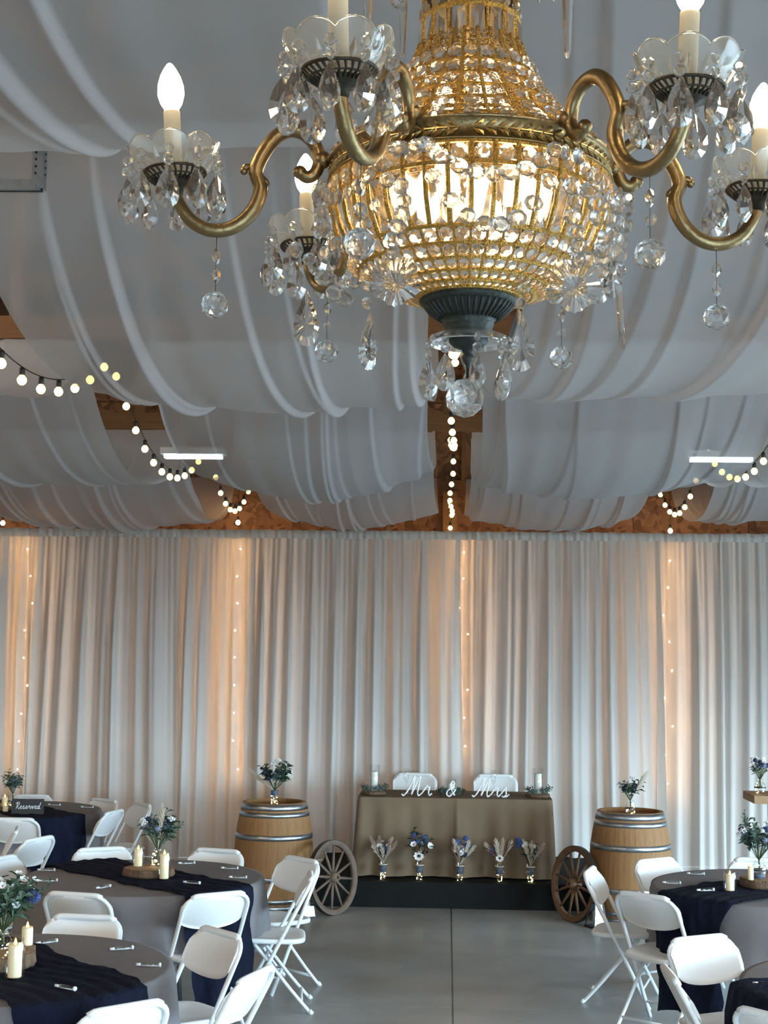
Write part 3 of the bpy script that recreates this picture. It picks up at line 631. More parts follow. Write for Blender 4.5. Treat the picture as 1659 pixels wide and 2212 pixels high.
# --- dark cup, glass ring, stem, big ball
def zs(v): return ony(1005, v, KY).z-KZ
zr = zf(621, 0.064)
b = MB(); b.lathe([(0.055, zr+0.004), (0.0635, zr+0.002), (0.066, zr-0.002), (0.065, zr-0.006), (0.060, zr-0.008), (0.055, zr-0.014), (0.046, zr-0.022), (0.037, zr-0.028), (0.0335, zr-0.031), (0.0345, zr-0.034), (0.033, zr-0.037), (0.031, zr-0.042), (0.0315, zr-0.050), (0.0, zr-0.050)], 48)
cup = b.build('bottom_cup', 'verdigris', chand)
b = MB()
b.add([(0, 0, 0), (0.003, 0.001, 0.0), (0.0022, 0.0022, -0.010), (0.0, 0.003, -0.016), (-0.0022, 0.0022, -0.010), (-0.003, 0.001, 0)], [(0, 1, 2), (0, 2, 3), (0, 3, 4), (0, 4, 5)])
for k in range(40):
    th = 2*pi*k/40; d = dirn(th); 
    q = MB() if k == 0 else q
    if k == 0:
        q.tube([(0.0595, 0, zr-0.0085), (0.0535, 0, zr-0.0155), (0.0455, 0, zr-0.0225), (0.0375, 0, zr-0.028)], [0.0022, 0.0026, 0.0022, 0.0012], 6); FLUTE = q.mesh('flute', 'verdigris')
    put('flute', FLUTE, cup, (0, 0, 0), (0, 0, th-pi/2))
zg = zr-0.052
b = MB(); b.lathe([(0.026, zg+0.004), (0.040, zg+0.005), (0.052, zg), (0.0535, zg-0.008), (0.0505, zg-0.009), (0.049, zg-0.003), (0.039, zg+0.0015), (0.026, zg+0.0005), (0.026, zg+0.004)], 40); b.build('glass_ring', 'crystal', chand, False)
zball = zs(860)
b = MB(); b.lathe([(0, zg+0.004), (0.026, zg+0.004), (0.026, zg-0.006), (0.020, zg-0.012), (0.009, zg-0.016), (0.006, zg-0.022), (0.009, zg-0.026), (0.007, zg-0.032), (0.003, zg-0.038), (0.0022, zball+0.027), (0.0, zball+0.027)], 20); b.build('finial_stem', 'verdigris', chand)
put('ball_crystal', BALL, chand, (-0.004, 0, zball), None, 0.0265)
def strand_at(parent, top, out, items, sway=0.0):
    """hang stones one below another; items = list of (mesh, height, scale, gap)"""
    z = top.z
    for me, hgt, sc, hang in items:
        if hang: pos = Vector((top.x, top.y, z))
        else: pos = Vector((top.x, top.y, z-hgt/2))
        a = random.uniform(-1.0, 1.0)+(-(parent.rotation_euler.z) if parent is not chand else 0.0); o2 = Vector((sin(a), -cos(a), 0))
        put(me.name.split('.')[0], me, parent, mat=frame(pos, o2) @ Matrix.Diagonal((sc, sc, sc, 1)))
        z -= hgt
    return z
for k, th in enumerate((-95, -35, 12, 62, 120, 180)):
    d = dirn(radians(th)); top = d*0.053+Vector((0, 0, zg-0.002)); strand_at(chand, top, d, [(OCT, 0.014, 0.0068, 0), (OCT, 0.014, 0.0068, 0), (DROP, 0.052, 1.0, 1)])
# --- arms
prof_arm = [rz(u, v) for u, v in ((650, 383), (664, 393), (682, 384), (691, 356), (682, 324), (658, 300), (628, 294), (600, 308), (578, 335), (562, 364), (556, 388), (566, 418), (558, 452), (534, 486), (498, 508), (458, 511), (422, 494), (400, 466), (388, 440), (386, 420))]
apath = catmull([Vector((r, 0, z)) for r, z in prof_arm], 5)
na = len(apath); arad = [0.0080 + 0.0020*sin(pi*i/na) for i in range(na)]
pan_r, pan_z = rz(386, 414)
arm_b = MB(); arm_b.tube(apath, arad, 10)
bz = rz(698, 355)
arm_b.ico((bz[0], 0, bz[1]), 0.0125, 2, (1.0, 1, 1)); e = apath[4]; arm_b.ico((apath[0].x, 0, apath[0].z), 0.0095, 2)
cr, cz = rz(560, 384)
arm_b.tube(catmull([rz3 for rz3 in [Vector((rz(*q)[0], 0, rz(*q)[1])) for q in ((530, 384), (536, 374), (552, 378), (570, 398), (584, 412))]], 4), [0.0028, 0.0032]+[0.0045]*13+[0.003, 0.0015], 8)
arm_b.ico((rz(531, 384)[0], 0, rz(531, 384)[1]), 0.0055, 2)
ARM = arm_b.mesh('arm', 'brass')
# drip pan: ribbed pierced dish
pb = MB(); pb.lathe([(0.0, -0.016), (0.010, -0.016), (0.012, -0.008), (0.024, -0.002), (0.027, 0.003), (0.025, 0.005), (0.0, 0.002)], 24)
for k in range(30):
    a = 2*pi*k/30; pb.tube([(0.024*cos(a), 0.024*sin(a), 0.0), (0.034*cos(a+0.05), 0.034*sin(a+0.05), 0.006), (0.041*cos(a), 0.041*sin(a), 0.0125)], [0.0022, 0.0013, 0.0022], 5)
pb.tube(ring(0.0415, 0.0135, 0, 40), 0.0021, 6, True); pb.tube(ring(0.033, 0.0055, 0, 40), 0.0014, 5, True); PAN = pb.mesh('drip_pan', 'bronze')
# scalloped glass dish
db = MB(); pts = []; nu, nv = 96, 9
for i in range(nu):
    a = 2*pi*i/nu; sc = abs(cos(4*a))**0.7
    for j in range(nv):
        t = j/(nv-1); r = 0.036 + 0.0245*t**0.75; z = 0.012 + (0.030+0.011*sc)*t**1.15
        r *= 1 + 0.02*sc*t
        pts.append((r*cos(a), r*sin(a), z))
db.grid(pts, nu, nv, True); pts2 = [(x*0.965, y*0.965, z+0.0008) for x, y, z in pts]
db.grid(pts2, nu, nv, True)
rim = [(pts[i*nv+nv-1][0]*0.985, pts[i*nv+nv-1][1]*0.985, pts[i*nv+nv-1][2]) for i in range(nu)]
db.lathe([(0.0, 0.012), (0.036, 0.012)], 32)
DISH = db.mesh('glass_dish', 'dish')
rb = MB(); rb.tube(rim, 0.0012, 6, True); RIM = rb.mesh('glass_rim', 'crystal')
cb = MB()
for k in range(16):
    a = 2*pi*k/16; r0, r1, r2 = 0.040, 0.047, 0.052
    d0 = Vector((cos(a), sin(a), 0)); tn = Vector((-sin(a), cos(a), 0))
    cb.add([d0*0.0395+Vector((0, 0, 0.013)), d0*0.047+tn*0.0045+Vector((0, 0, 0.022)), d0*0.0545+Vector((0, 0, 0.034)), d0*0.047-tn*0.0045+Vector((0, 0, 0.022)), d0*0.050+Vector((0, 0, 0.021))], [(0, 1, 4), (1, 2, 4), (2, 3, 4), (3, 0, 4)])
CUTS = cb.mesh('cut_facets', 'crystal', False)
sb = MB(); sb.lathe([(0.0118, 0.004), (0.0112, 0.016), (0.0112, 0.097), (0.0108, 0.0985), (0.0, 0.0985)], 20); SLEEVE = sb.mesh('candle_sleeve', 'sleeve')
bb = MB(); bb.lathe([(0.0075, 0.096), (0.0085, 0.100), (0.0145, 0.110), (0.0178, 0.122), (0.0172, 0.134), (0.0135, 0.147), (0.0085, 0.157), (0.0035, 0.1645), (0.0, 0.1665)], 20); BULB = bb.mesh('flame_bulb', 'bulb')
ARMS = dict(A=-22, B=37, C=-85, D=96, E=-141, F=154)
for key, deg in ARMS.items():
    th = radians(deg); arm = put('arm', ARM, chand, (0, 0, 0), (0, 0, th-pi/2))
    base = Vector((pan_r, 0, pan_z)); lean = Matrix.Translation(base) @ Matrix.Rotation(radians(4.0), 4, 'Y')
    for nm, me in (('drip_pan', PAN), ('glass_dish', DISH), ('glass_rim', RIM), ('cut_facets', CUTS), ('candle_sleeve', SLEEVE), ('flame_bulb', BULB)): put(nm, me, arm, mat=lean)
    for k in range(10):
        a = 2*pi*(k+0.5)/10; top = lean @ Vector((0.0575*cos(a), 0.0575*sin(a), 0.034)); out = Vector((cos(a), sin(a), 0))
        strand_at(arm, top+out*0.004, out, [(OCT, 0.0155, 0.0074, 0), (OCT, 0.0155, 0.0076, 0), (DROP, 0.05, random.uniform(1.02, 1.14), 1)])
    q = Vector(apath[int(na*0.765)]); top = Vector((q.x, 0, q.z-0.022))
    zz = strand_at(arm, top, Vector((0, -1, 0)), [(OVAL, 0.026, 0.0115, 0), (OVAL if key in 'CD' else OCT, 0.026, 0.0115 if key in 'CD' else 0.0085, 0)])
    pn = MB(); pn.tube([(top.x, 0, top.z+0.022), (top.x, 0, zz-0.008)], 0.0005, 4); pn.build('pin', 'wire', arm)
    rball = 0.0185; put('ball_crystal', BALL, arm, (top.x, 0, zz-0.008-rball), None, rball)
# --- garlands of beads between neighbouring arms
order = ['E', 'C', 'A', 'B', 'D', 'F']
def garland(t0, t1, r0, rm, z0, z1, sag, size, n):
    for k in range(n+1):
        s = k/n; th = t0+(t1-t0)*s; r = r0+(rm-r0)*4*s*(1-s); z = z0+(z1-z0)*s-sag*4*s*(1-s); d = dirn(th)
        put('garland_bead', OCT, chand, mat=frame(d*r+Vector((0, 0, z)), d+Vector((0, 0, -0.2)), Vector((0, 0, 1)), random.uniform(0, 0.4)) @ Matrix.Rotation(random.uniform(-0.6, 0.6), 4, 'Z') @ Matrix.Diagonal((size*1.25, size, size, 1)))
for a, c in zip(order, order[1:]):
    t0, t1 = radians(ARMS[a]), radians(ARMS[c]); zA = zb_bot-0.008; wd = abs(t1-t0)*0.2
    garland(t0+0.10, t1-0.10, 0.198, 0.200, zA, zA, 0.040, 0.0100, int(wd/0.024))
    garland(t0+0.05, t1-0.05, 0.205, 0.196, zA-0.004, zA-0.004, 0.098, 0.0102, int(wd/0.021))
# --- big pendants hung on bead chains from the band
def pendant(me, name, u, v, dy, sc, chain, spin=0.0, edge=0.0, flat=None):
    p = ony(u, v, KY+dy) - Vector((KX, KY, KZ)); out = Vector((sin(edge), -cos(edge), 0))
    s3 = (sc, sc, sc, 1) if flat is None else flat
    put(name, me, chand, mat=frame(p, out, Vector((0, 0, 1)), spin) @ Matrix.Diagonal(s3))
    for (uu, vv, ss) in chain:
        q = ony(uu, vv, KY+dy) - Vector((KX, KY, KZ)); put('octagon_crystal' if False else 'garland_bead', OCT, chand, mat=frame(q, out, Vector((0, 0, 1)), random.uniform(0, 0.5)) @ Matrix.Rotation(random.uniform(-0.5, 0.5), 4, 'Z') @ Matrix.Diagonal((ss, ss, ss, 1)))
pendant(STAR, 'leaf_crystal', 853, 612, -0.215, 0.066, [(866, 402, 0.011), (872, 434, 0.010), (868, 462, 0.011), (858, 490, 0.011), (850, 518, 0.011), (848, 546, 0.010)], pi)
pendant(STAR, 'leaf_crystal', 1241, 622, -0.185, 0.072, [(1236, 402, 0.012), (1242, 434, 0.010), (1238, 466, 0.012), (1245, 500, 0.010), (1250, 530, 0.011), (1248, 560, 0.010)], pi)
pendant(PEND, 'pendalogue_crystal', 663, 628, 0.06, 1.0, [(640, 540, 0.012), (668, 560, 0.010), (700, 552, 0.010), (715, 530, 0.009), (700, 500, 0.009)], 0, 0.15)
pendant(PEND, 'pendalogue_crystal', 800, 676, -0.05, 0.98, [(793, 655, 0.0085), (794, 618, 0.0085), (800, 585, 0.0085)], 0.07, 0.85)
pendant(PEND, 'pendalogue_crystal', 1120, 668, -0.06, 1.05, [(1124, 655, 0.0085), (1132, 622, 0.0085), (1144, 590, 0.0085)], -0.05, -0.2)
b = MB(); b.lens([(-0.0048, 0), (0.0052, -0.006), (0.006, -0.080), (0.002, -0.094), (-0.0035, -0.088)], 0.004, 0.5, -0.045); SPEAR = b.mesh('spear_crystal', 'crystal', False)
pendant(SPEAR, 'spear_crystal', 1335, 608, 0.02, 1.0, [(1358, 428, 0.009), (1352, 455, 0.012), (1350, 488, 0.012), (1342, 520, 0.012), (1338, 552, 0.011), (1342, 582, 0.009)], -0.06)
for u, v, ss, dy in ((700, 600, 0.012, 0.05), (722, 634, 0.012, 0.05), (745, 645, 0.012, 0.05), (765, 610, 0.010, 0.04), (770, 470, 0.010, 0.0), (742, 452, 0.010, 0.02), (712, 448, 0.010, 0.04), (690, 440, 0.009, 0.06),
                     (1270, 560, 0.011, -0.1), (1300, 540, 0.012, -0.06), (1310, 470, 0.011, -0.05), (1290, 440, 0.012, -0.1), (1315, 500, 0.010, 0.0), (1296, 585, 0.011, -0.05), (1280, 410, 0.012, -0.12)):
    q = ony(u, v, KY+dy) - Vector((KX, KY, KZ)); put('garland_bead', OCT, chand, mat=frame(q, Vector((random.uniform(-0.5, 0.5), -1, 0)), Vector((0, 0, 1)), random.uniform(0, 0.7)) @ Matrix.Diagonal((ss*1.2, ss, ss, 1)))
# ================================================================ stage riser and sweetheart table
b = MB(); b.box((0.10, 13.36, 0.11), (2.52, 1.70, 0.22)); tag(b.build('stage_riser', 'riser', None, False), 'low charcoal stage riser carrying the sweetheart table', 'riser')
SZ = 0.22
HT0, HT1, HTZ = ony(773, 1722, 12.74), ony(1194, 1728, 12.74), ony(983, 1725, 12.74).z
hx0, hx1 = HT0.x, HT1.x; hy0, hy1 = 12.74, 13.46; hc = (hx0+hx1)/2
t = thing('sweetheart_table', 'rectangular folding table hidden under the taupe cloth', 'table', (hc, (hy0+hy1)/2, SZ))
b = MB(); b.box((0, 0, HTZ-SZ-0.035), (hx1-hx0-0.03, hy1-hy0-0.03, 0.05)); b.build('table_top', 'plastic', t, False)
for sx in (-1, 1):
    for sy in (-1, 1):
        b = MB(); b.tube([(sx*0.7, sy*0.28, 0), (sx*0.7, sy*0.28, HTZ-SZ-0.06)], 0.015, 8); b.build('leg', 'steel', t)
# cloth: perimeter curve dropped with folds
def box_cloth():
    hw, hd, rc = (hx1-hx0)/2, (hy1-hy0)/2, 0.04; per = []
    def corner(cx, cy, a0):
        for k in range(7): a = a0+pi/2*k/6; per.append((cx+rc*cos(a), cy+rc*sin(a), cos(a), sin(a)))
    def side(x0, y0, x1, y1, nx, ny, n):
        for k in range(1, n): per.append((x0+(x1-x0)*k/n, y0+(y1-y0)*k/n, nx, ny))
    corner(-hw+rc, -hd+rc, pi); side(-hw+rc, -hd, hw-rc, -hd, 0, -1, 110); corner(hw-rc, -hd+rc, 1.5*pi); side(hw, -hd+rc, hw, hd-rc, 1, 0, 40)
    corner(hw-rc, hd-rc, 0); side(hw-rc, hd, -hw+rc, hd, 0, 1, 60); corner(-hw+rc, hd-rc, pi/2); side(-hw, hd-rc, -hw, -hd+rc, -1, 0, 40)
    n = len(per); nv = 14; pts = []
    for i, (x, y, nx, ny) in enumerate(per):
        cor = 1.0 if abs(nx*ny) > 0.05 else 0.0
        ed = max(math.exp(-((abs(x)-hw)/0.10)**2), 0)*(1 if ny < -0.5 or cor else 0.6)
        f = 0.034*sin(x*11+1.3)+0.022*sin(x*19+0.4)+0.012*sin(x*37)+0.014*sin(y*23) + 0.09*ed
        cz_ = 0.016*math.exp(-((x-0.02)/0.012)**2) if ny < -0.5 else 0
        for j in range(nv):
            tt = j/(nv-1); z = (HTZ-SZ)*(1-tt)+0.012*tt; k = tt**0.8
            off = f*k + 0.01*k + cz_*min(1, tt*6)
            pts.append((x+nx*off, y+ny*off, z if j else HTZ-SZ))
    b = MB(); b.grid(pts, n, nv, True); b.add([(p[0], p[1], HTZ-SZ) for p in per], [tuple(range(n))])
    return b
o = box_cloth().build('tablecloth', 'burlap', None, True, (hc, (hy0+hy1)/2, SZ)); tag(o, 'taupe linen cloth draped over the rectangular sweetheart table', 'tablecloth')
ZT = HTZ+0.004
# ================================================================ chairs
def make_chair_meshes():
    R = {}
    e_up = Vector((0, -0.42, 0.80)).normalized(); nf = Vector((0, e_up.z, -e_up.y)); foot = Vector((0, 0.20, 0))
    def P(x, l, n=0.0): return foot + e_up*l + Vector((x, 0, 0)) + nf*n
    Lt = 0.893; hw = 0.205; rc = 0.085
    path = [P(-hw-0.012, 0.0), P(-hw-0.006, 0.35), P(-hw, 0.62)]
    for k in range(7): a = pi-pi/2*k/6; path.append(P(-hw+rc+rc*cos(a), Lt-rc+rc*sin(a)))
    for k in range(7): a = pi/2-pi/2*k/6; path.append(P(hw-rc+rc*cos(a), Lt-rc+rc*sin(a)))
    path += [P(hw, 0.62), P(hw+0.006, 0.35), P(hw+0.012, 0.0)]
    b = MB(); b.tube(path, 0.0125, 10); R['back_frame'] = b.mesh('back_frame', 'whitemetal')
    # backrest shell
    pts = []; nu, nv = 21, 9; 
    for side in (0, 1):
        for i in range(nu):
            a = -1+2*i/(nu-1); 
            for j in range(nv):
                c = j/(nv-1)
                lo = 0.708 - 0.034*(1-a*a)**0.6 + 0.012*abs(a)**6; hi = Lt+0.006 - 0.075*max(0, (abs(a)-0.62)/0.38)**2.2
                l = lo+(hi-lo)*c; x = a*(hw+0.004)*(1-0.02*(1-c))
                bow = -0.030*(1-a*a)+0.018; edge = 0.012*(1-min(1, 4*min(c, 1-c)))*0.4
                pts.append(P(x, l, bow + (0.007 if side == 0 else -0.007) - edge*(1 if side == 0 else -1)))
    b = MB(); n1 = nu*nv; b.grid(pts[:n1], nu, nv); 
    o0 = len(b.v); b.v += [tuple(p) for p in pts[n1:]]
    for i in range(nu-1):
        for j in range(nv-1): b.f.append((o0+i*nv+j, o0+i*nv+j+1, o0+(i+1)*nv+j+1, o0+(i+1)*nv+j))
    for i in range(nu-1):
        for j in (0, nv-1): b.f.append((i*nv+j, (i+1)*nv+j, o0+(i+1)*nv+j, o0+i*nv+j))
    for j in range(nv-1):
        for i in (0, nu-1): b.f.append((i*nv+j, i*nv+j+1, o0+i*nv+j+1, o0+i*nv+j))
    R['backrest'] = b.mesh('backrest', 'plastic')
    # rim lip that wraps the top of the tube
    b = MB(); lip = []
    for k in range(15):
        a = -0.80+1.6*k/14; lip.append(P(a*hw*1.0, Lt+0.004-0.075*max(0, (abs(a)-0.62)/0.38)**2.2, 0.004))
    b.tube(lip, 0.0165, 8); R['rim_clip'] = b.mesh('rim_clip', 'plastic')
    # seat
    o = []; n = 44
    for k in range(n):
        a = 2*pi*k/n; ex = 0.42; x = 0.212*(abs(cos(a))**ex)*(1 if cos(a) > 0 else -1); y = 0.205*(abs(sin(a))**ex)*(1 if sin(a) > 0 else -1)
        x *= 1.0-0.10*max(0, -y/0.2)**2; o.append((x, y+0.02))
    b = MB(); lay = [(0.93, -0.030), (0.99, -0.026), (1.0, -0.012), (0.985, -0.002), (0.94, 0.002), (0.80, -0.006), (0.45, -0.011), (0.12, -0.012)]
    pts = []
    for (x, y) in o:
        for s_, z in lay: pts.append((x*s_, 0.02+(y-0.02)*s_, 0.445+z+0.03*y))
    b.grid(pts, n, len(lay), True); b.f.append(tuple(k*len(lay)+len(lay)-1 for k in range(n))); b.f.append(tuple(k*len(lay) for k in range(n-1, -1, -1)))
    R['seat'] = b.mesh('seat', 'plastic')
    for sx, nm in ((-1, 'legL'), (1, 'legR')):
        b = MB(); b.tube(catmull([(sx*0.178, 0.13, 0.415), (sx*0.180, 0.02, 0.285), (sx*0.184, -0.10, 0.14), (sx*0.19, -0.225, 0.0)], 4), 0.011, 8); b.tube([(sx*0.19, -0.213, 0.022), (sx*0.19, -0.23, 0.0)], 0.0145, 8); R[nm] = b.mesh('leg', 'whitemetal')
    b = MB(); b.tube([(-0.187, -0.165, 0.068), (0.187, -0.165, 0.068)], 0.009, 8); R['str1'] = b.mesh('stretcher', 'whitemetal')
    b = MB(); q = P(0, 0.115); b.tube([(-0.214, q.y, q.z), (0.214, q.y, q.z)], 0.009, 8); R['str2'] = b.mesh('stretcher', 'whitemetal')
    return R
CH = make_chair_meshes()
def chair(loc, rz_, label, group='white folding chairs'):
    t = thing('folding_chair', label, 'chair', loc, rz_, group)
    for nm, k in (('seat', 'seat'), ('backrest', 'backrest'), ('rim_clip', 'rim_clip'), ('back_frame', 'back_frame'), ('leg', 'legL'), ('leg', 'legR'), ('stretcher', 'str1'), ('stretcher', 'str2')): put(nm, CH[k], t)
    return t
def chair_px(u, v, look, label, z0=0.0, turn=0.0):
    p = onz(u, v, z0+0.805); d = Vector((look[0]-p.x, look[1]-p.y)); a = atan2(-d.x, d.y)+turn      # local +y faces look
    q = Vector((0, -0.225)); x = q.x*cos(a)-q.y*sin(a); y = q.x*sin(a)+q.y*cos(a)
    return chair((p.x-x, p.y-y, z0), a, label)
# ================================================================ round tables
TT = 0.76
def tabletop(u, v): p = onz(u, v, TT); return Vector((p.x, p.y))
T1, T2, T3, T4, T5 = tabletop(310, 1895), tabletop(8, 2090), tabletop(30, 1750), tabletop(1673, 1918), tabletop(1985, 2140)
RT = 0.762
def round_table(c, name, seed):
    t = thing('round_table', 'folding table hidden under the cloth, '+name, 'table', (c.x, c.y, 0), 0, 'round tables')
    b = MB(); b.lathe([(0, TT-0.008), (RT-0.02, TT-0.008), (RT-0.006, TT-0.02), (RT-0.01, TT-0.05), (0, TT-0.05)], 48); b.build('table_top', 'plastic', t)
    for k in range(4):
        a = pi/4+k*pi/2; b = MB(); b.tube([(0.38*cos(a), 0.38*sin(a), TT-0.05), (0.44*cos(a), 0.44*sin(a), 0.0)], 0.014, 8); b.build('leg', 'steel', t)
    rg = random.Random(seed); n, nv = 180, 15; ph = [rg.uniform(0, 6.28) for _ in range(5)]; pts = []
    for i in range(n):
        a = 2*pi*i/n; f = 0.55*sin(9*a+ph[0])+0.45*sin(14*a+ph[1])+0.25*sin(23*a+ph[2]); drop = 0.395+0.012*sin(3*a+ph[3])
        pts.append((0, 0, TT)) if False else None
        for j in range(nv):
            if j < 4: r, z = (0.002, 0.4*RT, 0.8*RT, RT-0.03)[j], TT
            elif j == 4: r, z = RT-0.006, TT-0.0015
            else: s_ = (j-4)/(nv-5); r = RT+0.004+0.022*s_+0.036*f*s_**1.2; z = TT-0.006-drop*s_
            pts.append((r*cos(a), r*sin(a), z))
    b = MB(); b.grid(pts, n, nv, True)
    o = b.build('tablecloth', 'greycloth', None, True, (c.x, c.y, 0.004)); tag(o, 'grey linen cloth on the '+name, 'tablecloth', 'grey round tablecloths')
NM = ['table with the pampas bouquet and jar candles', 'table with the white-blossom bouquet and pillar candle', 'table carrying the Reserved sign', 'table beside the brown-wheel barrel', 'corner table with a lone favor tube']
for c, nme, sd in zip((T1, T2, T3, T4, T5), NM, (1, 2, 3, 4, 5)): round_table(c, nme, sd)
def runner(c, ang, wd, d0, d1, label, seed, shift=0.0):
    """ang: direction (world, radians) of the front end; d0/d1: drop at back and front ends"""
    rg = random.Random(seed); nu, nv = 34, 90; pts = []; e = Vector((cos(ang), sin(ang))); q = Vector((-e.y, e.x)); ph = [rg.uniform(0, 6.28) for _ in range(6)]
    R = RT+0.014
    for i in range(nu):
        u = -1+2*i/(nu-1)
        for j in range(nv):
            s = -(RT+d0)+(2*RT+d0+d1)*j/(nv-1)
            w_ = u*wd/2 + 0.018*sin(s*9+ph[0])*abs(u)+0.010*sin(s*23+ph[1])*abs(u) + shift
            a = sqrt(max(0.01, R*R-w_*w_)); wr = 0.0035*(1+sin(w_*70+5*sin(s*5+ph[2])+ph[3])) + 0.0025*(1+sin(w_*131+3*sin(s*9+ph[4])))
            if abs(s) <= a: r = s; z = TT+0.007+wr
            else:
                ex = abs(s)-a; sg = 1 if s > 0 else -1; fo = 0.016*sin(w_*30+ph[5])*min(1, ex*4)
                r = sg*(a+0.020+0.018*min(1, ex*8)+0.045*min(1, ex*2)+fo+wr); z = TT+0.006-max(0, ex-0.02)
                w_ *= 1-0.16*min(1, ex*1.3)
            p = e*r+q*w_; pts.append((p.x, p.y, z))
    b = MB(); b.grid(pts, nu, nv); o = b.build('table_runner', 'navy', None, True, (c.x, c.y, 0.004)); tag(o, label, 'table runner', 'navy gauze runners')
def ang_to(c, u, v): p = tabletop(u, v); return atan2(p.y-c.y, p.x-c.x)
runner(T1, ang_to(T1, 455, 1925), 0.52, 0.10, 0.66, 'navy gauze runner trailing off the pampas-bouquet table', 41)
runner(T2, ang_to(T2, 168, 2150), 0.62, 0.25, 0.45, 'navy gauze runner across the white-blossom bouquet table', 42)
runner(T3, ang_to(T3, 125, 1768), 0.52, 0.25, 0.56, 'navy gauze runner hanging below the Reserved sign', 43)
runner(T4, ang_to(T4, 1475, 1945), 0.56, 0.25, 0.68, 'navy runner hanging off the table beside the brown-wheel barrel', 44)
runner(T5, ang_to(T5, 1700, 2150), 0.50, 0.25, 0.50, 'navy runner on the table in the corner, below the lone favor stick', 45)
# ---- chairs at the tables
cl = chair_px
WF = 'white folding chair '
cl(473, 1834, T1, WF+'at the pampas-bouquet table, its back against the oak barrel')
cl(218, 1831, T1, WF+'at the pampas-bouquet table, peeking over the runner beside the Reserved-table chairs')
cl(655, 1853, (T1.x-0.2, T1.y-0.5), WF+'beside the grey-spoked wheel, hidden behind another chair')
cl(676, 1888, (T1.x, T1.y-0.15), WF+'by the aisle at the pampas-bouquet table, pulled out before the grey-spoked wheel')
cl(474, 1930, (T1.x-0.15, T1.y+0.3), WF+'seen from behind where the pampas-table runner hangs to the floor')
cl(160, 1930, T1, WF+'seen from behind at the pampas-bouquet table, back to back with another chair')
cl(-5, 1852, T1, WF+'at the pampas-bouquet table, cropped beside the white blossoms')
cl(186, 1976, T2, WF+'facing the white-blossom bouquet table, back to back with the pampas-table chair')
cl(482, 2009, (T2.x, T2.y-0.1), WF+'with its shaded backrest, by the favor stick of the white-blossom table')
cl(560, 2100, (T2.x, T2.y+0.2), WF+'turned sideways by the aisle at the white-blossom table')
cl(276, 2172, T2, WF+'tucked under the hanging runner of the white-blossom table')
cl(250, 1752, (T3.x, T3.y-0.1), WF+'drawn up to the Reserved-sign table at the end of its runner')
cl(228, 1726, (T3.x-0.1, T3.y-0.5), WF+'with shaded back, behind the Reserved-sign table by the backdrop')
cl(312, 1735, (T3.x+0.5, T3.y-0.1), WF+'standing sideways behind the pampas plume')
cl(28, 1768, (T3.x+0.2, T3.y), WF+'seen from behind in front of the Reserved sign')
cl(40, 1790, (T3.x-2.2, T3.y-1.5), WF+'with shaded backrest among the chairs below the Reserved sign', 0, 0.3)
cl(88, 1810, (T3.x-2.0, T3.y-1.0), WF+'turned sideways among the chairs below the Reserved sign')
cl(68, 1717, T3, WF+'behind the Reserved sign, only its top edge showing')
cl(1269, 1877, (T4.x, 9.16), WF+'turned sideways on the aisle in front of the brown wheel')
cl(1412, 1855, (T4.x, T4.y), WF+'pushed up before the brown-wheel barrel')
cl(1388, 1932, (T4.x-0.1, T4.y+0.35), WF+'beside the hanging runner of the jar-candle table, seen from behind')
cl(1640, 1854, T4, WF+'behind the jar candle on the far side of its table')
cl(1506, 2022, (T5.x-0.1, T5.y-0.4), WF+'with bright bluish backrest, facing the corner table')
cl(1440, 2098, (T5.x, T5.y+0.1), WF+'turned sideways by the aisle at the corner table')
cl(1665, 2192, T5, WF+'with its back to us at the corner table, below the navy runner')
hl = [(896, 1688, 'white folding chair behind the Mr letters on the riser'), (1070, 1693, 'white folding chair behind the Mrs letters on the riser')]
for u, v, lb in hl: p = ony(u, v, 13.90); chair((p.x, 13.72, SZ), pi, lb)
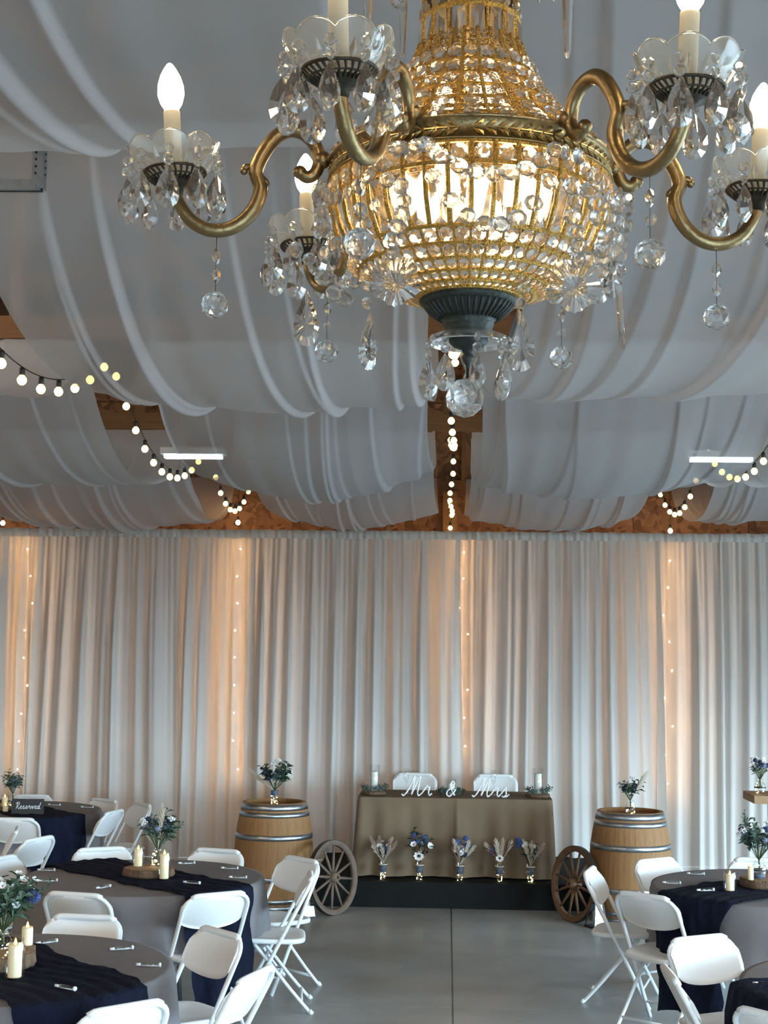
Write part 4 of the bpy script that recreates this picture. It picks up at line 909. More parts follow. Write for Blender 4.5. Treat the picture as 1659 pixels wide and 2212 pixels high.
# ================================================================ barrels and wheels
SP = lambda z: 0.272+0.066*(1-((z-0.45)/0.45)**2)
BH = 0.90
def barrel(u, v, label, rot):
    p = onz(u, v, 0); t = thing('wine_barrel', label, 'barrel', (p.x, p.y+0.28, 0), rot, 'oak wine barrels')
    n = 24; zs_ = [BH*k/12 for k in range(13)]; b = MB(); w_ = pi/n*0.985; pts = []
    for z in zs_:
        R = SP(z)
        for (rr, a) in ((R, -w_), (R+0.0006, 0), (R, w_), (R-0.026, w_), (R-0.026, -w_)): pts.append((rr*cos(a), rr*sin(a), z))
    for i in range(12):
        for j in range(5): b.f.append((i*5+j, i*5+(j+1) % 5, (i+1)*5+(j+1) % 5, (i+1)*5+j))
    b.v = pts; b.f += [(4, 3, 2, 1, 0), tuple(60+k for k in range(5))]
    me = b.mesh('stave', 'oak', False)
    for k in range(n): put('stave', me, t, (0, 0, 0), (0, 0, 2*pi*k/n))
    for z0, z1 in ((0.005, 0.055), (0.072, 0.112), (0.255, 0.300), (0.600, 0.645), (0.788, 0.828), (0.845, 0.895)):
        b = MB(); b.lathe([(SP(z0)-0.002, z0), (SP(z0)+0.004, z0), (SP((z0+z1)/2)+0.0045, (z0+z1)/2), (SP(z1)+0.004, z1), (SP(z1)-0.002, z1)], 64); b.build('hoop', 'steel', t)
    for k in range(6):
        y0, y1 = -0.24+k*0.08, -0.24+(k+1)*0.08; R = 0.246
        x0 = sqrt(max(1e-4, R*R-max(abs(y0), abs(y1))**2)); xm = sqrt(max(1e-4, R*R-min(abs(y0), abs(y1))**2))
        b = MB(); b.add([(-x0, y0 if abs(y0) > abs(y1) else y1, 0.868), (x0, y0 if abs(y0) > abs(y1) else y1, 0.868), (xm, y1 if abs(y0) > abs(y1) else y0, 0.868), (-xm, y1 if abs(y0) > abs(y1) else y0, 0.868)], [(0, 1, 2, 3)])
        vs = list(b.v); b.add([(x, y, 0.845) for x, y, z in vs], [(3, 2, 1, 0)]); b.f += [(0, 4, 5, 1), (1, 5, 6, 2), (2, 6, 7, 3), (3, 7, 4, 0)]
        b.build('head_board', 'oakhead', t, False)
    return t
bl = barrel(580, 1974, 'oak wine barrel next to the grey-spoked wheel and the pampas table', 0.1)
br = barrel(1372, 2003, 'oak wine barrel next to the brown wheel and the jar-candle table', 0.4)
def wheel(u, v, ang, lean, label, wm, sm_):
    p = onz(u, v, 0); R = 0.305
    t = thing('wagon_wheel', label, 'wagon wheel', (p.x, p.y, 0), 0, 'wagon wheels'); t.rotation_euler = (lean, 0, ang)
    n = 56; b = MB(); b.lathe([(R, -0.022), (R, 0.022), (R-0.042, 0.020), (R-0.042, -0.020), (R, -0.022)], n); b.v = [(x, z, y+R) for x, y, z in b.v]; b.build('rim', wm, t)
    b = MB(); b.lathe([(R+0.004, -0.020), (R+0.004, 0.020), (R-0.002, 0.020), (R-0.002, -0.020), (R+0.004, -0.020)], n); b.v = [(x, z, y+R) for x, y, z in b.v]; b.build('iron_tyre', 'wire', t)
    b = MB(); b.lathe([(0.014, -0.055), (0.034, -0.055), (0.046, -0.02), (0.046, 0.02), (0.034, 0.055), (0.014, 0.055), (0.014, -0.055)], 24); b.v = [(x, z, y+R) for x, y, z in b.v]; b.build('hub', wm, t)
    b = MB(); b.tube([(0, 0, 0.04), (0, 0, 0.12), (0, 0, 0.265)], [0.011, 0.0125, 0.009], 8); me = b.mesh('spoke', sm_)
    for k in range(12): put('spoke', me, t, (0, 0, R), (0, 2*pi*(k+0.3)/12, 0))
    return t
wheel(724, 1976, radians(55), radians(-6), 'grey-spoked wooden wagon wheel leaning on the riser', 'spokewood', 'spokewood')
wheel(1234, 1991, radians(-60), radians(-6), 'brown wooden wagon wheel leaning on the riser', 'wheelwood', 'wheelwood')
# ================================================================ lanterns, candles, slices, favors
def lantern(u, v, label):
    p = onz(u, v, 0); t = thing('lantern', label, 'lantern', (p.x, p.y, 0), 0.5, 'floor lanterns'); h = 0.20; s = 0.06
    b = MB(); b.box((0, 0, 0.008), (0.14, 0.14, 0.016)); b.build('base', 'black', t, False)
    for sx in (-1, 1):
        for sy in (-1, 1): b = MB(); b.beam((sx*s, sy*s, 0.016), (sx*s*0.62, sy*s*0.62, h), 0.008, 0.008); b.build('corner_bar', 'black', t, False)
    b = MB(); b.box((0, 0, h), (0.09, 0.09, 0.012)); b.lathe([(0.05, h+0.006), (0.02, h+0.035), (0.0, h+0.04)], 4); b.build('roof', 'black', t, False)
    b = MB(); b.tube([(0.028*cos(a*pi/8), 0, h+0.035+0.03*sin(a*pi/8)) for a in range(9)], 0.003, 6); b.build('handle', 'black', t)
    for k in range(4):
        a = k*pi/2; d = Vector((cos(a), sin(a), 0)); q = Vector((-sin(a), cos(a), 0)); b = MB()
        b.add([d*s*0.98+q*s+Vector((0, 0, 0.016)), d*s*0.98-q*s+Vector((0, 0, 0.016)), d*s*0.6-q*s*0.62+Vector((0, 0, h)), d*s*0.6+q*s*0.62+Vector((0, 0, h))], [(0, 1, 2, 3)]); b.build('pane', 'thin', t, False)
    b = MB(); b.lathe([(0, 0.016), (0.028, 0.016), (0.028, 0.125), (0.024, 0.13), (0.0, 0.128)], 16); b.build('candle', 'whitewax', t)
lantern(662, 1982, 'black glass lantern with a white candle beside the grey-spoked wheel')
lantern(1288, 2003, 'black glass lantern with a white candle beside the brown wheel')
def wood_slice(x, y, z, r, h, label, seed, group='log slices'):
    rg = random.Random(seed); t = thing('wood_slice', label, 'wood slice', (x, y, z), 0, group); n = 40; ph = [rg.uniform(0, 6.28) for _ in range(3)]
    rr = [r*(1+0.04*sin(2*2*pi*k/n+ph[0])+0.03*sin(5*2*pi*k/n+ph[1])+0.02*sin(11*2*pi*k/n+ph[2])) for k in range(n)]
    b = MB(); pts = []
    for k in range(n):
        a = 2*pi*k/n
        for f, zz in ((0.97, 0.0), (1.03, h*0.3), (1.0, h*0.7), (0.985, h)): pts.append((rr[k]*f*cos(a), rr[k]*f*sin(a), zz))
    b.grid(pts, n, 4, True); b.f.append(tuple(k*4 for k in range(n-1, -1, -1))); b.build('bark', 'bark', t)
    b = MB(); b.add([(rr[k]*0.975*cos(2*pi*k/n), rr[k]*0.975*sin(2*pi*k/n), h+0.0005) for k in range(n)], [tuple(range(n))]); b.build('cut_face', 'slice', t, False)
    return t
_c = {}
def candle_meshes(r, h):
    k = (r, h)
    if k not in _c:
        b = MB(); b.lathe([(0, 0.004), (r*0.98, 0.004), (r, 0.01), (r, h-0.01), (r*0.9, h), (r*0.6, h-0.012), (0.0, h-0.014)], 20); w_ = b.mesh('wax', 'wax')
        b = MB(); b.lathe([(0, 0), (0.0055, 0.006), (0.0075, 0.014), (0.004, 0.026), (0.0, 0.036)], 10); _c[k] = (w_, b.mesh('flame', 'flame'))
    return _c[k]
def led_candle(p, r, h, label, jar=True, group='flameless jar candles'):
    t = thing('jar_candle' if jar else 'pillar_candle', label, 'candle', p, 0, group); w_, f_ = candle_meshes(r, h); put('wax', w_, t); put('flame', f_, t, (0, 0, h-0.012))
    if jar:
        b = MB(); R = r+0.012; H2 = h+0.02; b.lathe([(0, 0.001), (R*0.9, 0.001), (R, 0.008), (R, H2-0.03), (R*0.84, H2-0.014), (R*0.86, H2), (R*0.82, H2+0.001)], 24); b.build('jar', 'thin', t)
FAV = MB(); FAV.tube([(-0.055, 0, 0.009), (-0.035, 0, 0.009), (-0.034, 0, 0.009), (0.05, 0, 0.009)], [0.005, 0.005, 0.009, 0.009], 10)
FME = FAV.mesh('tube_body', 'thin'); FC = MB(); FC.tube([(-0.06, 0, 0.009), (-0.038, 0, 0.009)], 0.0065, 8); FC.tube([(0.044, 0, 0.009), (0.054, 0, 0.009)], 0.0098, 10); FC.tube([(-0.036, 0, 0.004), (0.046, 0, 0.004)], 0.003, 6); FCM = FC.mesh('cap', 'favor')
def favor(u, v, a, label, z=None):
    p = onz(u, v, TT+0.004); t = thing('favor_tube', label, 'party favor', (p.x, p.y, TT+(0.008 if z is None else z)), a, 'clear favor tubes on the tables'); put('tube_body', FME, t); put('cap', FCM, t)
for u, v, a, z, lb in ((101, 1883, 0.1, None, 'clear favor tube on the pampas table by the chair peeking over the runner'), (105, 1906, 0.25, None, 'clear favor tube on the pampas table by the cropped chair'),
        (224, 1920, 1.0, None, 'tilted favor tube at the pampas table edge above the back-to-back chairs'), (404, 1868, 0.4, None, 'dim favor tube by the pampas-table chair in front of the oak barrel'),
        (497, 1879, 0.0, None, 'clear favor tube on the pampas table between the barrel chair and the aisle chair'), (515, 1899, 0.05, None, 'bright favor tube at the aisle edge of the pampas table'),
        (415, 1915, -0.3, 0.020, 'slim clear favor tube lying on the navy runner of the pampas table'), (102, 2040, 0.8, None, 'tilted favor tube behind the pillar candle on the white-blossom table'),
        (264, 2054, 0.5, None, 'tilted favor tube at the chair side of the white-blossom table'), (322, 2090, 0.0, None, 'level favor tube at the aisle edge of the white-blossom table'),
        (142, 2146, -0.5, 0.020, 'slim clear favor tube lying on the runner of the white-blossom table'), (1452, 1911, -0.1, None, 'clear favor tube at the aisle edge of the brown-wheel barrel table'),
        (1504, 1891, -0.1, None, 'dim favor tube behind the runner of the brown-wheel barrel table'), (1525, 1931, 0.3, 0.020, 'clear favor tube on the navy runner of the brown-wheel barrel table'),
        (1656, 2131, 0.0, None, 'lone clear favor tube on the corner table'), (118, 1741, 0.0, None, 'clear favor tube right beside the Reserved sign'), (189, 1746, 0.0, None, 'clear favor tube at the cloth edge of the Reserved-sign table')):
    favor(u, v, a, lb, z)
# ================================================================ bouquets
def leaf_mesh(mat, L_, W_, n_, name, spread=0.6, droop=0.25):
    b = MB(); rg = random.Random(n_*7+int(L_*1000)); b.tube([(0, 0, 0), (0, 0, L_)], [0.0014, 0.0006], 4)
    for k in range(n_):
        z = L_*(0.25+0.75*k/(n_-1)); a = k*2.4; d = Vector((cos(a), sin(a), spread)).normalized(); q = d.cross(Vector((0, 0, 1))).normalized(); ll = W_*2.4*(1.15-0.5*k/n_)
        p = Vector((0, 0, z)); m1 = p+d*ll*0.5; e = p+d*ll-Vector((0, 0, droop*ll)); up = q.cross(d)*ll*0.06
        b.add([p, m1+q*W_*0.5+up, e, m1-q*W_*0.5+up, m1-up], [(0, 1, 4), (1, 2, 4), (2, 3, 4), (3, 0, 4)])
    return b.mesh(name, mat, False)
SPRIG = leaf_mesh('leaf', 0.12, 0.020, 9, 'leaf_sprig'); DSPRIG = leaf_mesh('darkleaf', 0.11, 0.022, 9, 'leaf_sprig'); EUC = leaf_mesh('eucalyptus', 0.10, 0.026, 8, 'leaf_sprig', 0.5)
FERN = leaf_mesh('leaf', 0.13, 0.010, 16, 'fine_sprig', 0.9, 0.1)
def ball_mesh(mat, name, r, spikes):
    b = MB(); b.ico((0, 0, 0), r*0.7, 2)
    for v_ in ICO[2][0]:
        if v_.z > -0.6:
            t_ = v_.orthogonal().normalized()*r*0.09; s_ = v_.cross(t_).normalized()*r*0.09; o_ = v_*r*0.66; b.add([o_+t_, o_+s_, o_-t_-s_, v_*r*spikes], [(0, 1, 3), (1, 2, 3), (2, 0, 3)])
    return b.mesh(name, mat, False)
THIS = ball_mesh('thistle', 'thistle_head', 0.020, 1.15); NAVB = ball_mesh('navyflower', 'navy_bloom', 0.021, 1.0); BLUB = ball_mesh('blueflower', 'blue_bloom', 0.018, 1.1)
def petal_mesh(mat, name, r, n_, cup, center):
    b = MB()
    for k in range(n_):
        a = 2*pi*k/n_; d = Vector((cos(a), sin(a), 0)); q = Vector((-sin(a), cos(a), 0)); w_ = r*pi/n_*1.2
        b.add([d*r*0.15, d*r*0.6+q*w_+Vector((0, 0, cup*r*0.4)), d*r+Vector((0, 0, cup*r)), d*r*0.6-q*w_+Vector((0, 0, cup*r*0.4)), d*r*0.55+Vector((0, 0, cup*r*0.2))], [(0, 1, 4), (1, 2, 4), (2, 3, 4), (3, 0, 4)])
    me = b.mesh(name, mat, False)
    return me
WBL = petal_mesh('whiteflower', 'white_blossom', 0.016, 6, 0.35, None); ANEM = petal_mesh('whiteflower', 'anemone', 0.026, 9, 0.25, None)
b = MB(); b.ico((0, 0, 0.003), 0.0085, 1, (1, 1, 0.6)); AEYE = b.mesh('anemone_eye', 'black', False)
WCL = MB()
for k in range(9):
    a = k*2.4; rr = 0.004*sqrt(k)*1.6; WCL.ico((rr*cos(a), rr*sin(a), 0.018-rr*0.5), 0.0052, 1)
    WCL.tube([(0, 0, -0.01), (rr*cos(a), rr*sin(a), 0.016-rr*0.5)], 0.0007, 3)
WCL = WCL.mesh('white_cluster', 'whiteflower', False)
def plume_mesh(mat, name, h, w_, n_):
    b = MB(); rg = random.Random(5); b.tube([(0, 0, -0.06), (0, 0, h)], [0.0012, 0.0006], 4)
    for k in range(n_):
        z = h*(0.05+0.95*k/n_); a = k*2.4; ww = w_*(0.35+0.65*sin(pi*min(1, (k+2)/n_)))
        d = Vector((cos(a), sin(a), 2.2)).normalized(); p = Vector((0, 0, z)); q = d.orthogonal().normalized()*ww*0.22; e = p+d*ww*2.0
        b.add([p+q, p-q, e, p+d*ww+d.cross(q)*0.9], [(0, 1, 2), (0, 3, 2), (1, 2, 3)])
    return b.mesh(name, mat, False)
PAMP = plume_mesh('pampas', 'pampas_plume', 0.13, 0.018, 60); DRY = plume_mesh('dried', 'dried_grass', 0.07, 0.012, 26); RUST = plume_mesh('rust', 'rust_sprig', 0.07, 0.010, 22); CREAM = plume_mesh('pampas', 'cream_sprig', 0.065, 0.014, 18)
KIND = dict(sprig=SPRIG, dsprig=DSPRIG, euc=EUC, fern=FERN, thistle=THIS, navy=NAVB, blue=BLUB, white=WBL, anem=ANEM, cluster=WCL, pampas=PAMP, dry=DRY, rust=RUST, cream=CREAM)
def bouquet(p, label, seed, items, size=1.0, group='bouquets in vases', cat='bouquet'):
    """items: list of (kind, count, reach, spread); the stems spring from p"""
    rg = random.Random(seed); t = thing('bouquet', label, cat, p, 0, group); stems = MB()
    for kind, cnt, reach, spread in items:
        me = KIND[kind]; head = kind in ('thistle', 'navy', 'blue', 'white', 'anem', 'cluster')
        for k in range(cnt):
            if isinstance(spread, tuple): ax, ay = spread[0]+rg.uniform(-0.12, 0.12), spread[1]+rg.uniform(-0.12, 0.12)
            else: a = rg.uniform(0, 2*pi); s_ = spread*sqrt(rg.uniform(0.05, 1)); ax, ay = s_*cos(a), s_*sin(a)
            d = Vector((ax, ay, 1)).normalized(); rr = reach*size*rg.uniform(0.8, 1.12)
            if kind == 'anem': d = Vector((ax, -0.75, 0.8)).normalized()
            tip = d*rr; st = d*0.01
            if head:
                nz = (d+Vector((0, -0.45, 0))).normalized(); o = put(me.name.split('.')[0], me, t, mat=frame(tip, -nz.orthogonal(), nz) @ Matrix.Rotation(rg.uniform(0, 6), 4, 'Z') @ Matrix.Scale(size*rg.uniform(0.85, 1.2), 4))
                if kind == 'anem': put('anemone_eye', AEYE, o)
                stems.tube([st*0, tip], [0.0014, 0.001], 4)
            else:
                L0 = rr*0.35; sc = max(0.5, (rr-L0)/(0.10)); sc = min(sc, 1.5)*size
                put(me.name.split('.')[0], me, t, mat=frame(d*L0, -d.orthogonal(), d) @ Matrix.Rotation(rg.uniform(0, 6), 4, 'Z') @ Matrix.Scale(sc*rg.uniform(0.8, 1.1), 4)); stems.tube([st*0, d*L0], [0.0014, 0.001], 4)
    stems.tube([(0, 0, 0), (0.004, 0.002, -0.055)], 0.006, 6)
    stems.build('stems', 'stem', t); return t
LEDM = MB(); LEDM.ico((0, 0, 0), 0.0042, 2); LEDM = LEDM.mesh('led_dot', 'led')
def vase(p, label, prof, seed, band=None, leds=9, blue=None, group='glass vases', ledlabel=None):
    rg = random.Random(seed); t = thing('glass_vase', label, 'vase', p, 0, group)
    b = MB(); b.lathe(prof, 28); b.build('glass_body', 'thin', t)
    if band: b = MB(); b.lathe([(band[0], band[1]), (band[0]+0.0012, band[1]), (band[0]+0.0012, band[2]), (band[0], band[2])], 28); b.build('ribbon_band', band[3], t)
    if blue: b = MB(); b.lathe(blue, 20); b.build('ribbon_wrap', 'bluewrap', t)
    if leds:
        s = thing('led_string', ledlabel or ('wire lights in the '+label), 'string lights', Vector(p)+Vector((0, 0, 0.006)), 0, 'wire lights inside vases'); zt = prof[-1][1]; P = []
        for k in range(leds):
            h = zt*0.75*(k/leds)**1.5+0.008; r = 0.8*max(0.012, r_at([(a, c) for a, c in prof[2:]], h) if True else 0); a = rg.uniform(0, 6.28); P.append(Vector((r*cos(a), r*sin(a), h-0.006+0.004)))
        for q in P: put('led_dot', LEDM, s, q)
        b = MB(); b.tube(catmull(P, 3), 0.0005, 3); b.build('wire', 'twine', s)
    return t
JAR = [(0, 0.002), (0.030, 0.002), (0.040, 0.010), (0.043, 0.03), (0.043, 0.066), (0.036, 0.084), (0.025, 0.096), (0.024, 0.112), (0.027, 0.122)]
CONE = [(0, 0.002), (0.022, 0.002), (0.025, 0.006), (0.029, 0.06), (0.035, 0.12), (0.041, 0.155)]
CYL = [(0, 0.002), (0.030, 0.002), (0.033, 0.006), (0.033, 0.05), (0.034, 0.12), (0.037, 0.135)]
def up(p, h): return Vector((p.x, p.y, p.z+h))
# pampas table
s1 = onz(322, 1890, TT+0.02); wood_slice(s1.x, s1.y, TT+0.016, 0.152, 0.050, 'log slice under the pampas bouquet', 51)
zS = TT+0.067
p = onz(340, 1872, zS); p.z = zS; vase(p, 'rounded bottle vase on the log slice of the pampas table', JAR, 61, (0.0435, 0.050, 0.058, 'wire'), 10)
bouquet(up(p, 0.10), 'bouquet of navy roses, thistle and a tall cream pampas plume', 71, [('sprig', 9, 0.15, 0.9), ('dsprig', 6, 0.15, 0.7), ('thistle', 4, 0.13, 0.6), ('navy', 5, 0.16, 0.55), ('pampas', 1, 0.20, (0.05, -0.25)), ('pampas', 1, 0.13, (-0.75, 0.1)), ('fern', 5, 0.14, 1.0), ('cluster', 3, 0.16, 0.9), ('thistle', 3, 0.15, 0.8)], 1.2)
p = onz(298, 1872, zS); p.z = zS; led_candle(p, 0.026, 0.11, 'jar candle standing on the log slice of the pampas table')
p = onz(354, 1899, TT+0.02); p.z = TT+0.020; led_candle(p, 0.028, 0.155, 'tall jar candle standing on the runner before the pampas log slice')
# white-blossom table
s2 = onz(8, 2086, TT+0.02); wood_slice(s2.x, s2.y, TT+0.016, 0.130, 0.065, 'log slice under the white-blossom bouquet', 52)
p = onz(4, 2068, TT+0.082); p.z = TT+0.082; vase(p, 'rounded bottle vase on the log slice of the white-blossom table', JAR, 62, (0.0435, 0.050, 0.058, 'wire'), 8)
bouquet(up(p, 0.11), 'bouquet dense with small white blossoms and blue thistle', 72, [('white', 16, 0.19, 0.8), ('dsprig', 8, 0.17, 0.8), ('sprig', 6, 0.16, 1.0), ('thistle', 4, 0.17, 0.9), ('navy', 4, 0.17, (0.75, -0.2)), ('blue', 4, 0.17, (0.85, 0.0)), ('cluster', 3, 0.19, 0.8), ('fern', 5, 0.17, 1.0), ('white', 8, 0.16, 0.9)], 1.2)
p = onz(31, 2112, TT+0.02); p.z = TT+0.020; led_candle(p, 0.030, 0.145, 'jar candle on the runner before the white blossoms')
pb_ = onz(57, 2078, TT+0.02); wood_slice(pb_.x, pb_.y, TT+0.016, 0.040, 0.075, 'small upright log block under the pillar candle', 53)
led_candle(Vector((pb_.x, pb_.y, TT+0.092)), 0.025, 0.085, 'bare pillar candle on the small log block', False, 'bare pillar candles')
# Reserved table
p = onz(26, 1746, TT+0.03); wood_slice(p.x-0.12, p.y+0.02, TT+0.016, 0.14, 0.04, 'log slice behind the Reserved sign', 54)
p = onz(27, 1742, TT+0.057); p.z = TT+0.057; vase(p, 'bottle vase behind the Reserved sign', JAR, 63, None, 3)
bouquet(up(p, 0.10), 'sage greenery bouquet behind the Reserved sign', 73, [('sprig', 10, 0.17, 0.75), ('euc', 10, 0.16, 0.7), ('dsprig', 5, 0.15, 0.7), ('thistle', 3, 0.13, 0.5), ('dry', 2, 0.19, (-0.5, 0.0)), ('cluster', 3, 0.12, 0.6)])
p = onz(10, 1742, TT+0.06); p.z = TT+0.057; led_candle(p, 0.024, 0.085, 'jar candle beside the Reserved sign')
p = onz(18, 1752, TT+0.02); p.z = TT+0.018; led_candle(p+Vector((-0.01, -0.05, 0)), 0.022, 0.055, 'short jar candle at the foot of the Reserved sign')
# brown-wheel barrel table (jar candle)
s4 = onz(1654, 1914, TT+0.02); wood_slice(s4.x, s4.y, TT+0.016, 0.150, 0.055, 'log slice under the frosted blue bouquet', 55)
p = onz(1640, 1898, TT+0.072); p.z = TT+0.072; vase(p, 'bottle vase on the log slice beside the jar candle', JAR, 64, (0.0435, 0.050, 0.058, 'wire'), 7, [(0.0, 0.006), (0.036, 0.006), (0.039, 0.03), (0.0, 0.032)])
bouquet(up(p, 0.11), 'frosted blue bouquet with wispy silver sprigs', 74, [('euc', 9, 0.17, 0.8), ('fern', 10, 0.22, 0.8), ('thistle', 7, 0.17, 0.7), ('blue', 4, 0.18, 0.6), ('dsprig', 6, 0.16, 0.7), ('cluster', 6, 0.19, 0.9), ('white', 3, 0.17, 0.6)], 1.15)
p = onz(1577, 1924, TT+0.02); p.z = TT+0.018; led_candle(p, 0.026, 0.100, 'squat jar candle on the runner beside the log slice, by the brown-wheel barrel')
p = onz(1622, 1902, TT+0.072); p.z = TT+0.072; led_candle(p, 0.017, 0.085, 'thin bare candle on the log slice next to the frosted blue bouquet', False, 'bare pillar candles')
# slab-topped stand
p = ony(1617, 1712, 11.3); hz = p.z
t = thing('slab_stand', 'tall stand with a live-edge slab top and black post', 'stand', (p.x+0.36, 11.3, 0))
b = MB(); b.box((0, 0, hz-0.035), (0.72, 0.42, 0.06)); b.build('slab_top', 'slice', t, False); b = MB(); b.tube([(-0.17, 0, hz-0.065), (-0.17, 0, 0.02)], 0.045, 12); b.build('post', 'black', t)
b = MB(); b.box((0, 0, 0.011), (0.6, 0.36, 0.022)); b.build('base', 'black', t, False)
p = ony(1642, 1714, 11.2); p.z = hz-0.004; vase(p, 'bottle vase on the slab-topped stand', JAR, 65, (0.0435, 0.050, 0.058, 'wire'), 7)
bouquet(up(p, 0.11), 'round bouquet of navy and white flowers on the slab-topped stand', 75, [('dsprig', 8, 0.13, 0.8), ('navy', 5, 0.14, 0.6), ('blue', 3, 0.13, 0.6), ('thistle', 3, 0.12, 0.7), ('white', 5, 0.17, 0.7), ('cluster', 4, 0.17, 0.7), ('cream', 3, 0.15, 0.5)])
# barrel tops
bt = Vector((bl.location.x, bl.location.y, 0.869))
p = bt+Vector((0.0, -0.02, 0)); vase(p, 'clear cylinder vase on the barrel next to the grey-spoked wheel', CYL, 66, None, 12, [(0.0, 0.085), (0.031, 0.085), (0.034, 0.125), (0.0, 0.126)])
bouquet(up(p, 0.12), 'navy bouquet with a drooping pale plume on the barrel next to the grey-spoked wheel', 76, [('navy', 6, 0.13, 0.8), ('dsprig', 9, 0.14, 0.9), ('thistle', 2, 0.12, 0.5), ('cluster', 3, 0.20, (0.0, 0.0)), ('cluster', 4, 0.14, (0.9, 0.0)), ('pampas', 2, 0.15, (-1.3, 0.0)), ('sprig', 5, 0.13, 0.9), ('blue', 2, 0.10, 0.5)], 1.3)
bt = Vector((br.location.x, br.location.y, 0.869))
p = bt+Vector((0.0, -0.02, 0)); vase(p, 'bottle vase on the barrel next to the brown wheel', JAR, 67, (0.0435, 0.050, 0.058, 'wire'), 12)
bouquet(up(p, 0.11), 'navy bouquet with upright cream grass on the barrel next to the brown wheel', 77, [('navy', 6, 0.11, 0.6), ('dsprig', 7, 0.12, 0.8), ('pampas', 3, 0.17, (0.5, 0.0)), ('white', 3, 0.13, (-0.6, 0)), ('cluster', 4, 0.13, 0.8), ('sprig', 3, 0.11, 0.8)], 1.25)
# five vases along the riser edge
vl = ['cone vase on the riser edge nearest the grey-spoked wheel', 'cone vase of the anemone and rust bouquet', 'dim cone vase at the middle of the riser edge', 'cone vase of the anemone and cream grass bouquet', 'cone vase on the riser edge nearest the brown wheel']
bq = ['blush and navy dried bouquet nearest the grey-spoked wheel', 'bouquet with one anemone among rust and blue sprigs', 'white and navy bouquet at the middle of the riser', 'bouquet with one anemone among cream grasses', 'cream and blue dried bouquet nearest the brown wheel']
it = [[('cream', 10, 0.12, 0.9), ('dry', 8, 0.13, 0.8), ('navy', 5, 0.07, 0.4), ('blue', 3, 0.08, 0.5), ('white', 5, 0.10, 0.7), ('rust', 3, 0.11, 0.8)],
      [('anem', 1, 0.06, (0, -0.6)), ('rust', 8, 0.13, 0.7), ('blue', 5, 0.13, 0.4), ('white', 6, 0.11, 0.8), ('dsprig', 5, 0.10, 0.6), ('cream', 3, 0.12, 0.7)],
      [('white', 8, 0.08, 0.5), ('navy', 3, 0.06, 0.4), ('blue', 6, 0.12, 0.6), ('cream', 6, 0.13, 0.8), ('dry', 5, 0.12, 0.8)],
      [('anem', 1, 0.06, (0, -0.6)), ('cream', 11, 0.13, 0.7), ('rust', 6, 0.12, 0.8), ('blue', 2, 0.09, (-0.6, 0))],
      [('cream', 11, 0.12, 0.7), ('blue', 5, 0.13, (-0.55, 0)), ('white', 5, 0.11, 0.4), ('dsprig', 5, 0.08, 0.5), ('dry', 5, 0.12, (0.6, 0))]]
for k, (u, v) in enumerate(((826, 1906), (905, 1908), (994, 1911), (1080, 1913), (1148, 1914))):
    p = onz(u, v, SZ); p.z = SZ+0.001; p.y = max(p.y, 12.57); vase(p, vl[k], CONE, 81+k, (0.038, 0.132, 0.142, 'twine'), (15, 8, 6, 9, 12)[k], [(0.0, 0.07), (0.028, 0.07), (0.033, 0.128), (0.0, 0.129)], 'cone vases along the riser')
    bouquet(up(p, 0.145), bq[k], 91+k, it[k], 1.7, 'dried bouquets along the riser')
# ================================================================ things on the sweetheart table
def tcyl(u, hgt, label, ch, y=12.96, base=True, sl=None):
    x = ony(u, 1715, y).x
    if base: wood_slice(x, y, ZT, 0.105, 0.028, sl, int(u), 'log slices on the sweetheart table')
    z = ZT+(0.029 if base else 0.001); t = thing('candle_cylinder', label, 'candle holder', (x, y, z), 0, 'glass cylinder candles')
    b = MB(); b.lathe([(0, 0.003), (0.044, 0.003), (0.047, 0.006), (0.047, hgt), (0.045, hgt+0.001)], 28); b.build('glass_cylinder', 'thin', t)
    b = MB(); b.lathe([(0, 0.005), (0.033, 0.005), (0.033, ch), (0.029, ch+0.004), (0.0, ch-0.004)], 20); b.build('candle', 'whitewax', t)
    b = MB(); b.tube([(0, 0, ch-0.004), (0, 0, ch+0.012)], 0.001, 4); b.build('wick', 'wire', t)
    return Vector((x, y, z))
def greens(c, label, seed, r=0.075):
    rg = random.Random(seed); t = thing('greenery_ring', label, 'greenery', c, 0, 'eucalyptus rings')
    for k in range(15):
        a = 2*pi*k/15+rg.uniform(-0.2, 0.2); d = Vector((cos(a), sin(a), 0)); dd = (d*0.9+Vector((-sin(a)*0.8, cos(a)*0.8, rg.uniform(0.4, 1.0)))).normalized()
        me = (EUC, SPRIG, DSPRIG)[k % 3]; put('leaf_sprig', me, t, mat=frame(d*r*0.85+Vector((0, 0, 0.008)), -dd.orthogonal(), dd) @ Matrix.Scale(rg.uniform(0.55, 0.8), 4))
    for k in range(3): a = rg.uniform(3.6, 5.8); put('thistle_head', THIS, t, (r*1.0*cos(a), r*1.0*sin(a), 0.035), (0, 0, 0), 0.9)
c = tcyl(808, 0.235, 'tall glass cylinder with white candle in greenery at the grey-spoked wheel end', 0.17, sl='log slice under the tall candle at the grey-spoked wheel end'); greens(c, 'eucalyptus ring round the tall candle at the grey-spoked wheel end', 1)
c = tcyl(1162, 0.225, 'tall glass cylinder with white candle in greenery at the brown wheel end', 0.175, sl='log slice under the tall candle at the brown wheel end'); greens(c, 'eucalyptus ring round the tall candle at the brown wheel end', 2)
c = tcyl(974, 0.135, 'short glass cylinder with white candle behind the ampersand', 0.10, 13.04, False); greens(c, 'eucalyptus ring behind the ampersand', 3, 0.08)
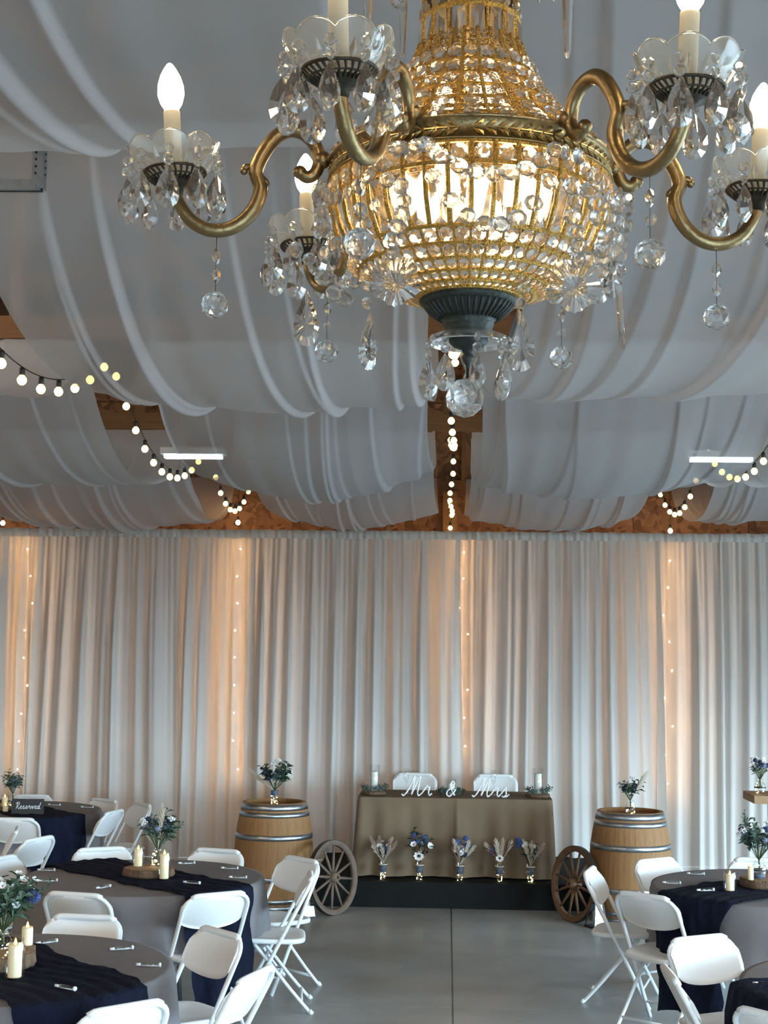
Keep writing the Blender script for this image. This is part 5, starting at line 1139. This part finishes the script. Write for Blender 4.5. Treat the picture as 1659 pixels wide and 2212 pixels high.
def flute(u, label, dz=0):
    x = ony(u, 1715, 13.05).x; t = thing('champagne_flute', label, 'glass', (x, 13.05, ZT+0.001), 0, 'champagne flutes')
    b = MB(); b.lathe([(0, 0.002), (0.032, 0.001), (0.030, 0.004), (0.006, 0.008), (0.004, 0.02), (0.004, 0.09), (0.010, 0.105), (0.022, 0.135), (0.026, 0.17), (0.024, 0.225), (0.023, 0.226)], 24); b.build('glass_bowl', 'thin', t)
    b = MB(); b.tube([(0.03*cos(a*pi/6), 0.0, 0.150+0.022*sin(a*pi/6)) for a in range(0, 12)], 0.004, 6, True); b.build('ribbon', 'white', t)
flute(878, 'champagne flute beside the Mr letters'); flute(1066, 'champagne flute behind the Mrs letters')
# cursive lettering as bent strokes: unit = x-height
GL = {'M': ([[(-0.35, 0.15), (-0.1, 0.0), (0.2, 0.4), (0.5, 1.3), (0.68, 2.0), (0.72, 1.2), (0.70, 0.1)], [(0.70, 0.1), (0.95, 1.1), (1.25, 2.0), (1.30, 1.2), (1.28, 0.35), (1.45, 0.02), (1.75, 0.25)]], 1.75),
      'r': ([[(0, 0.25), (0.25, 0.75), (0.38, 1.05), (0.42, 0.85), (0.68, 0.88), (0.66, 0.4), (0.80, 0.05), (1.05, 0.25)]], 1.05),
      's': ([[(0, 0.25), (0.3, 0.8), (0.42, 1.05), (0.55, 0.6), (0.62, 0.25), (0.40, 0.0), (0.18, 0.1)], [(0.45, 0.02), (0.75, 0.08), (0.95, 0.3)]], 0.95),
      'e': ([[(0, 0.25), (0.35, 0.45), (0.58, 0.75), (0.45, 1.0), (0.25, 0.8), (0.22, 0.35), (0.42, 0.03), (0.85, 0.25)]], 0.85),
      'v': ([[(0, 0.3), (0.18, 0.9), (0.35, 0.7), (0.42, 0.05), (0.70, 0.4), (0.80, 0.95), (1.0, 0.8)]], 1.0),
      'd': ([[(0.62, 0.7), (0.40, 1.0), (0.15, 0.75), (0.15, 0.25), (0.38, 0.0), (0.62, 0.4), (0.78, 1.4), (0.88, 2.1), (0.78, 1.2), (0.72, 0.3), (0.88, 0.03), (1.15, 0.3)]], 1.1),
      'R': ([[(0.35, 0.0), (0.42, 0.8), (0.50, 1.9)], [(0.0, 1.55), (0.25, 1.95), (0.75, 2.05), (1.05, 1.75), (0.90, 1.25), (0.45, 1.05)], [(0.55, 1.05), (0.85, 0.5), (1.10, 0.05), (1.40, 0.25)]], 1.35),
      '&': ([[(1.25, 0.1), (0.95, 0.35), (0.45, 1.2), (0.35, 1.65), (0.62, 2.0), (0.88, 1.65), (0.6, 1.15), (0.12, 0.7), (0.10, 0.2), (0.50, -0.02), (0.95, 0.4), (1.18, 0.95)]], 1.3)}
def script(word, xh, rad, mat, parent, name_, origin=(0, 0, 0), shear=0.18, each=True, yflat=None):
    x = 0; parts = []; tot = sum(GL[c][1] for c in word); x0 = -tot/2*xh
    for c in word:
        b = MB()
        for st in GL[c][0]:
            path = catmull([Vector((x0+(x+px+shear*pz)*xh, 0, pz*xh)) for px, pz in st], 5)
            b.tube(path, [rad*(0.75+0.5*abs(sin(k*0.45))) for k in range(len(path))], 6)
        if yflat: b.v = [(q[0], q[1]*yflat, q[2]) for q in b.v]
        o = b.build(name_, mat, parent, True, origin); x += GL[c][1]
def letters(word, u, w_, label):
    y = 12.83; x = ony(u, 1722, y).x; tot = sum(GL[c][1] for c in word); xh = w_/tot
    t = thing('table_letters', label, 'sign', (x, y, ZT+0.004), 0, 'white script letters'); script(word, xh, 0.0065, 'white', t, 'letter', (0, 0, 0.004))
letters('Mr', 903, 0.24, 'white script Mr sign standing on the taupe cloth'); letters('&', 973, 0.085, 'white script ampersand sign between the Mr and Mrs letters'); letters('Mrs', 1062, 0.30, 'white script Mrs sign standing on the taupe cloth')
p = onz(59, 1759, TT+0.015); t = thing('reserved_sign', 'dark wooden block sign lettered Reserved in white script', 'sign', (p.x, p.y, TT+0.016), 0.10)
b = MB(); b.box((0, 0.012, 0.064), (0.27, 0.024, 0.128)); b.build('board', 'signboard', t, False); script('Reserved', 0.0265, 0.0024, 'white', t, 'letter', (0, -0.0015, 0.045), 0.2, True, 0.5)
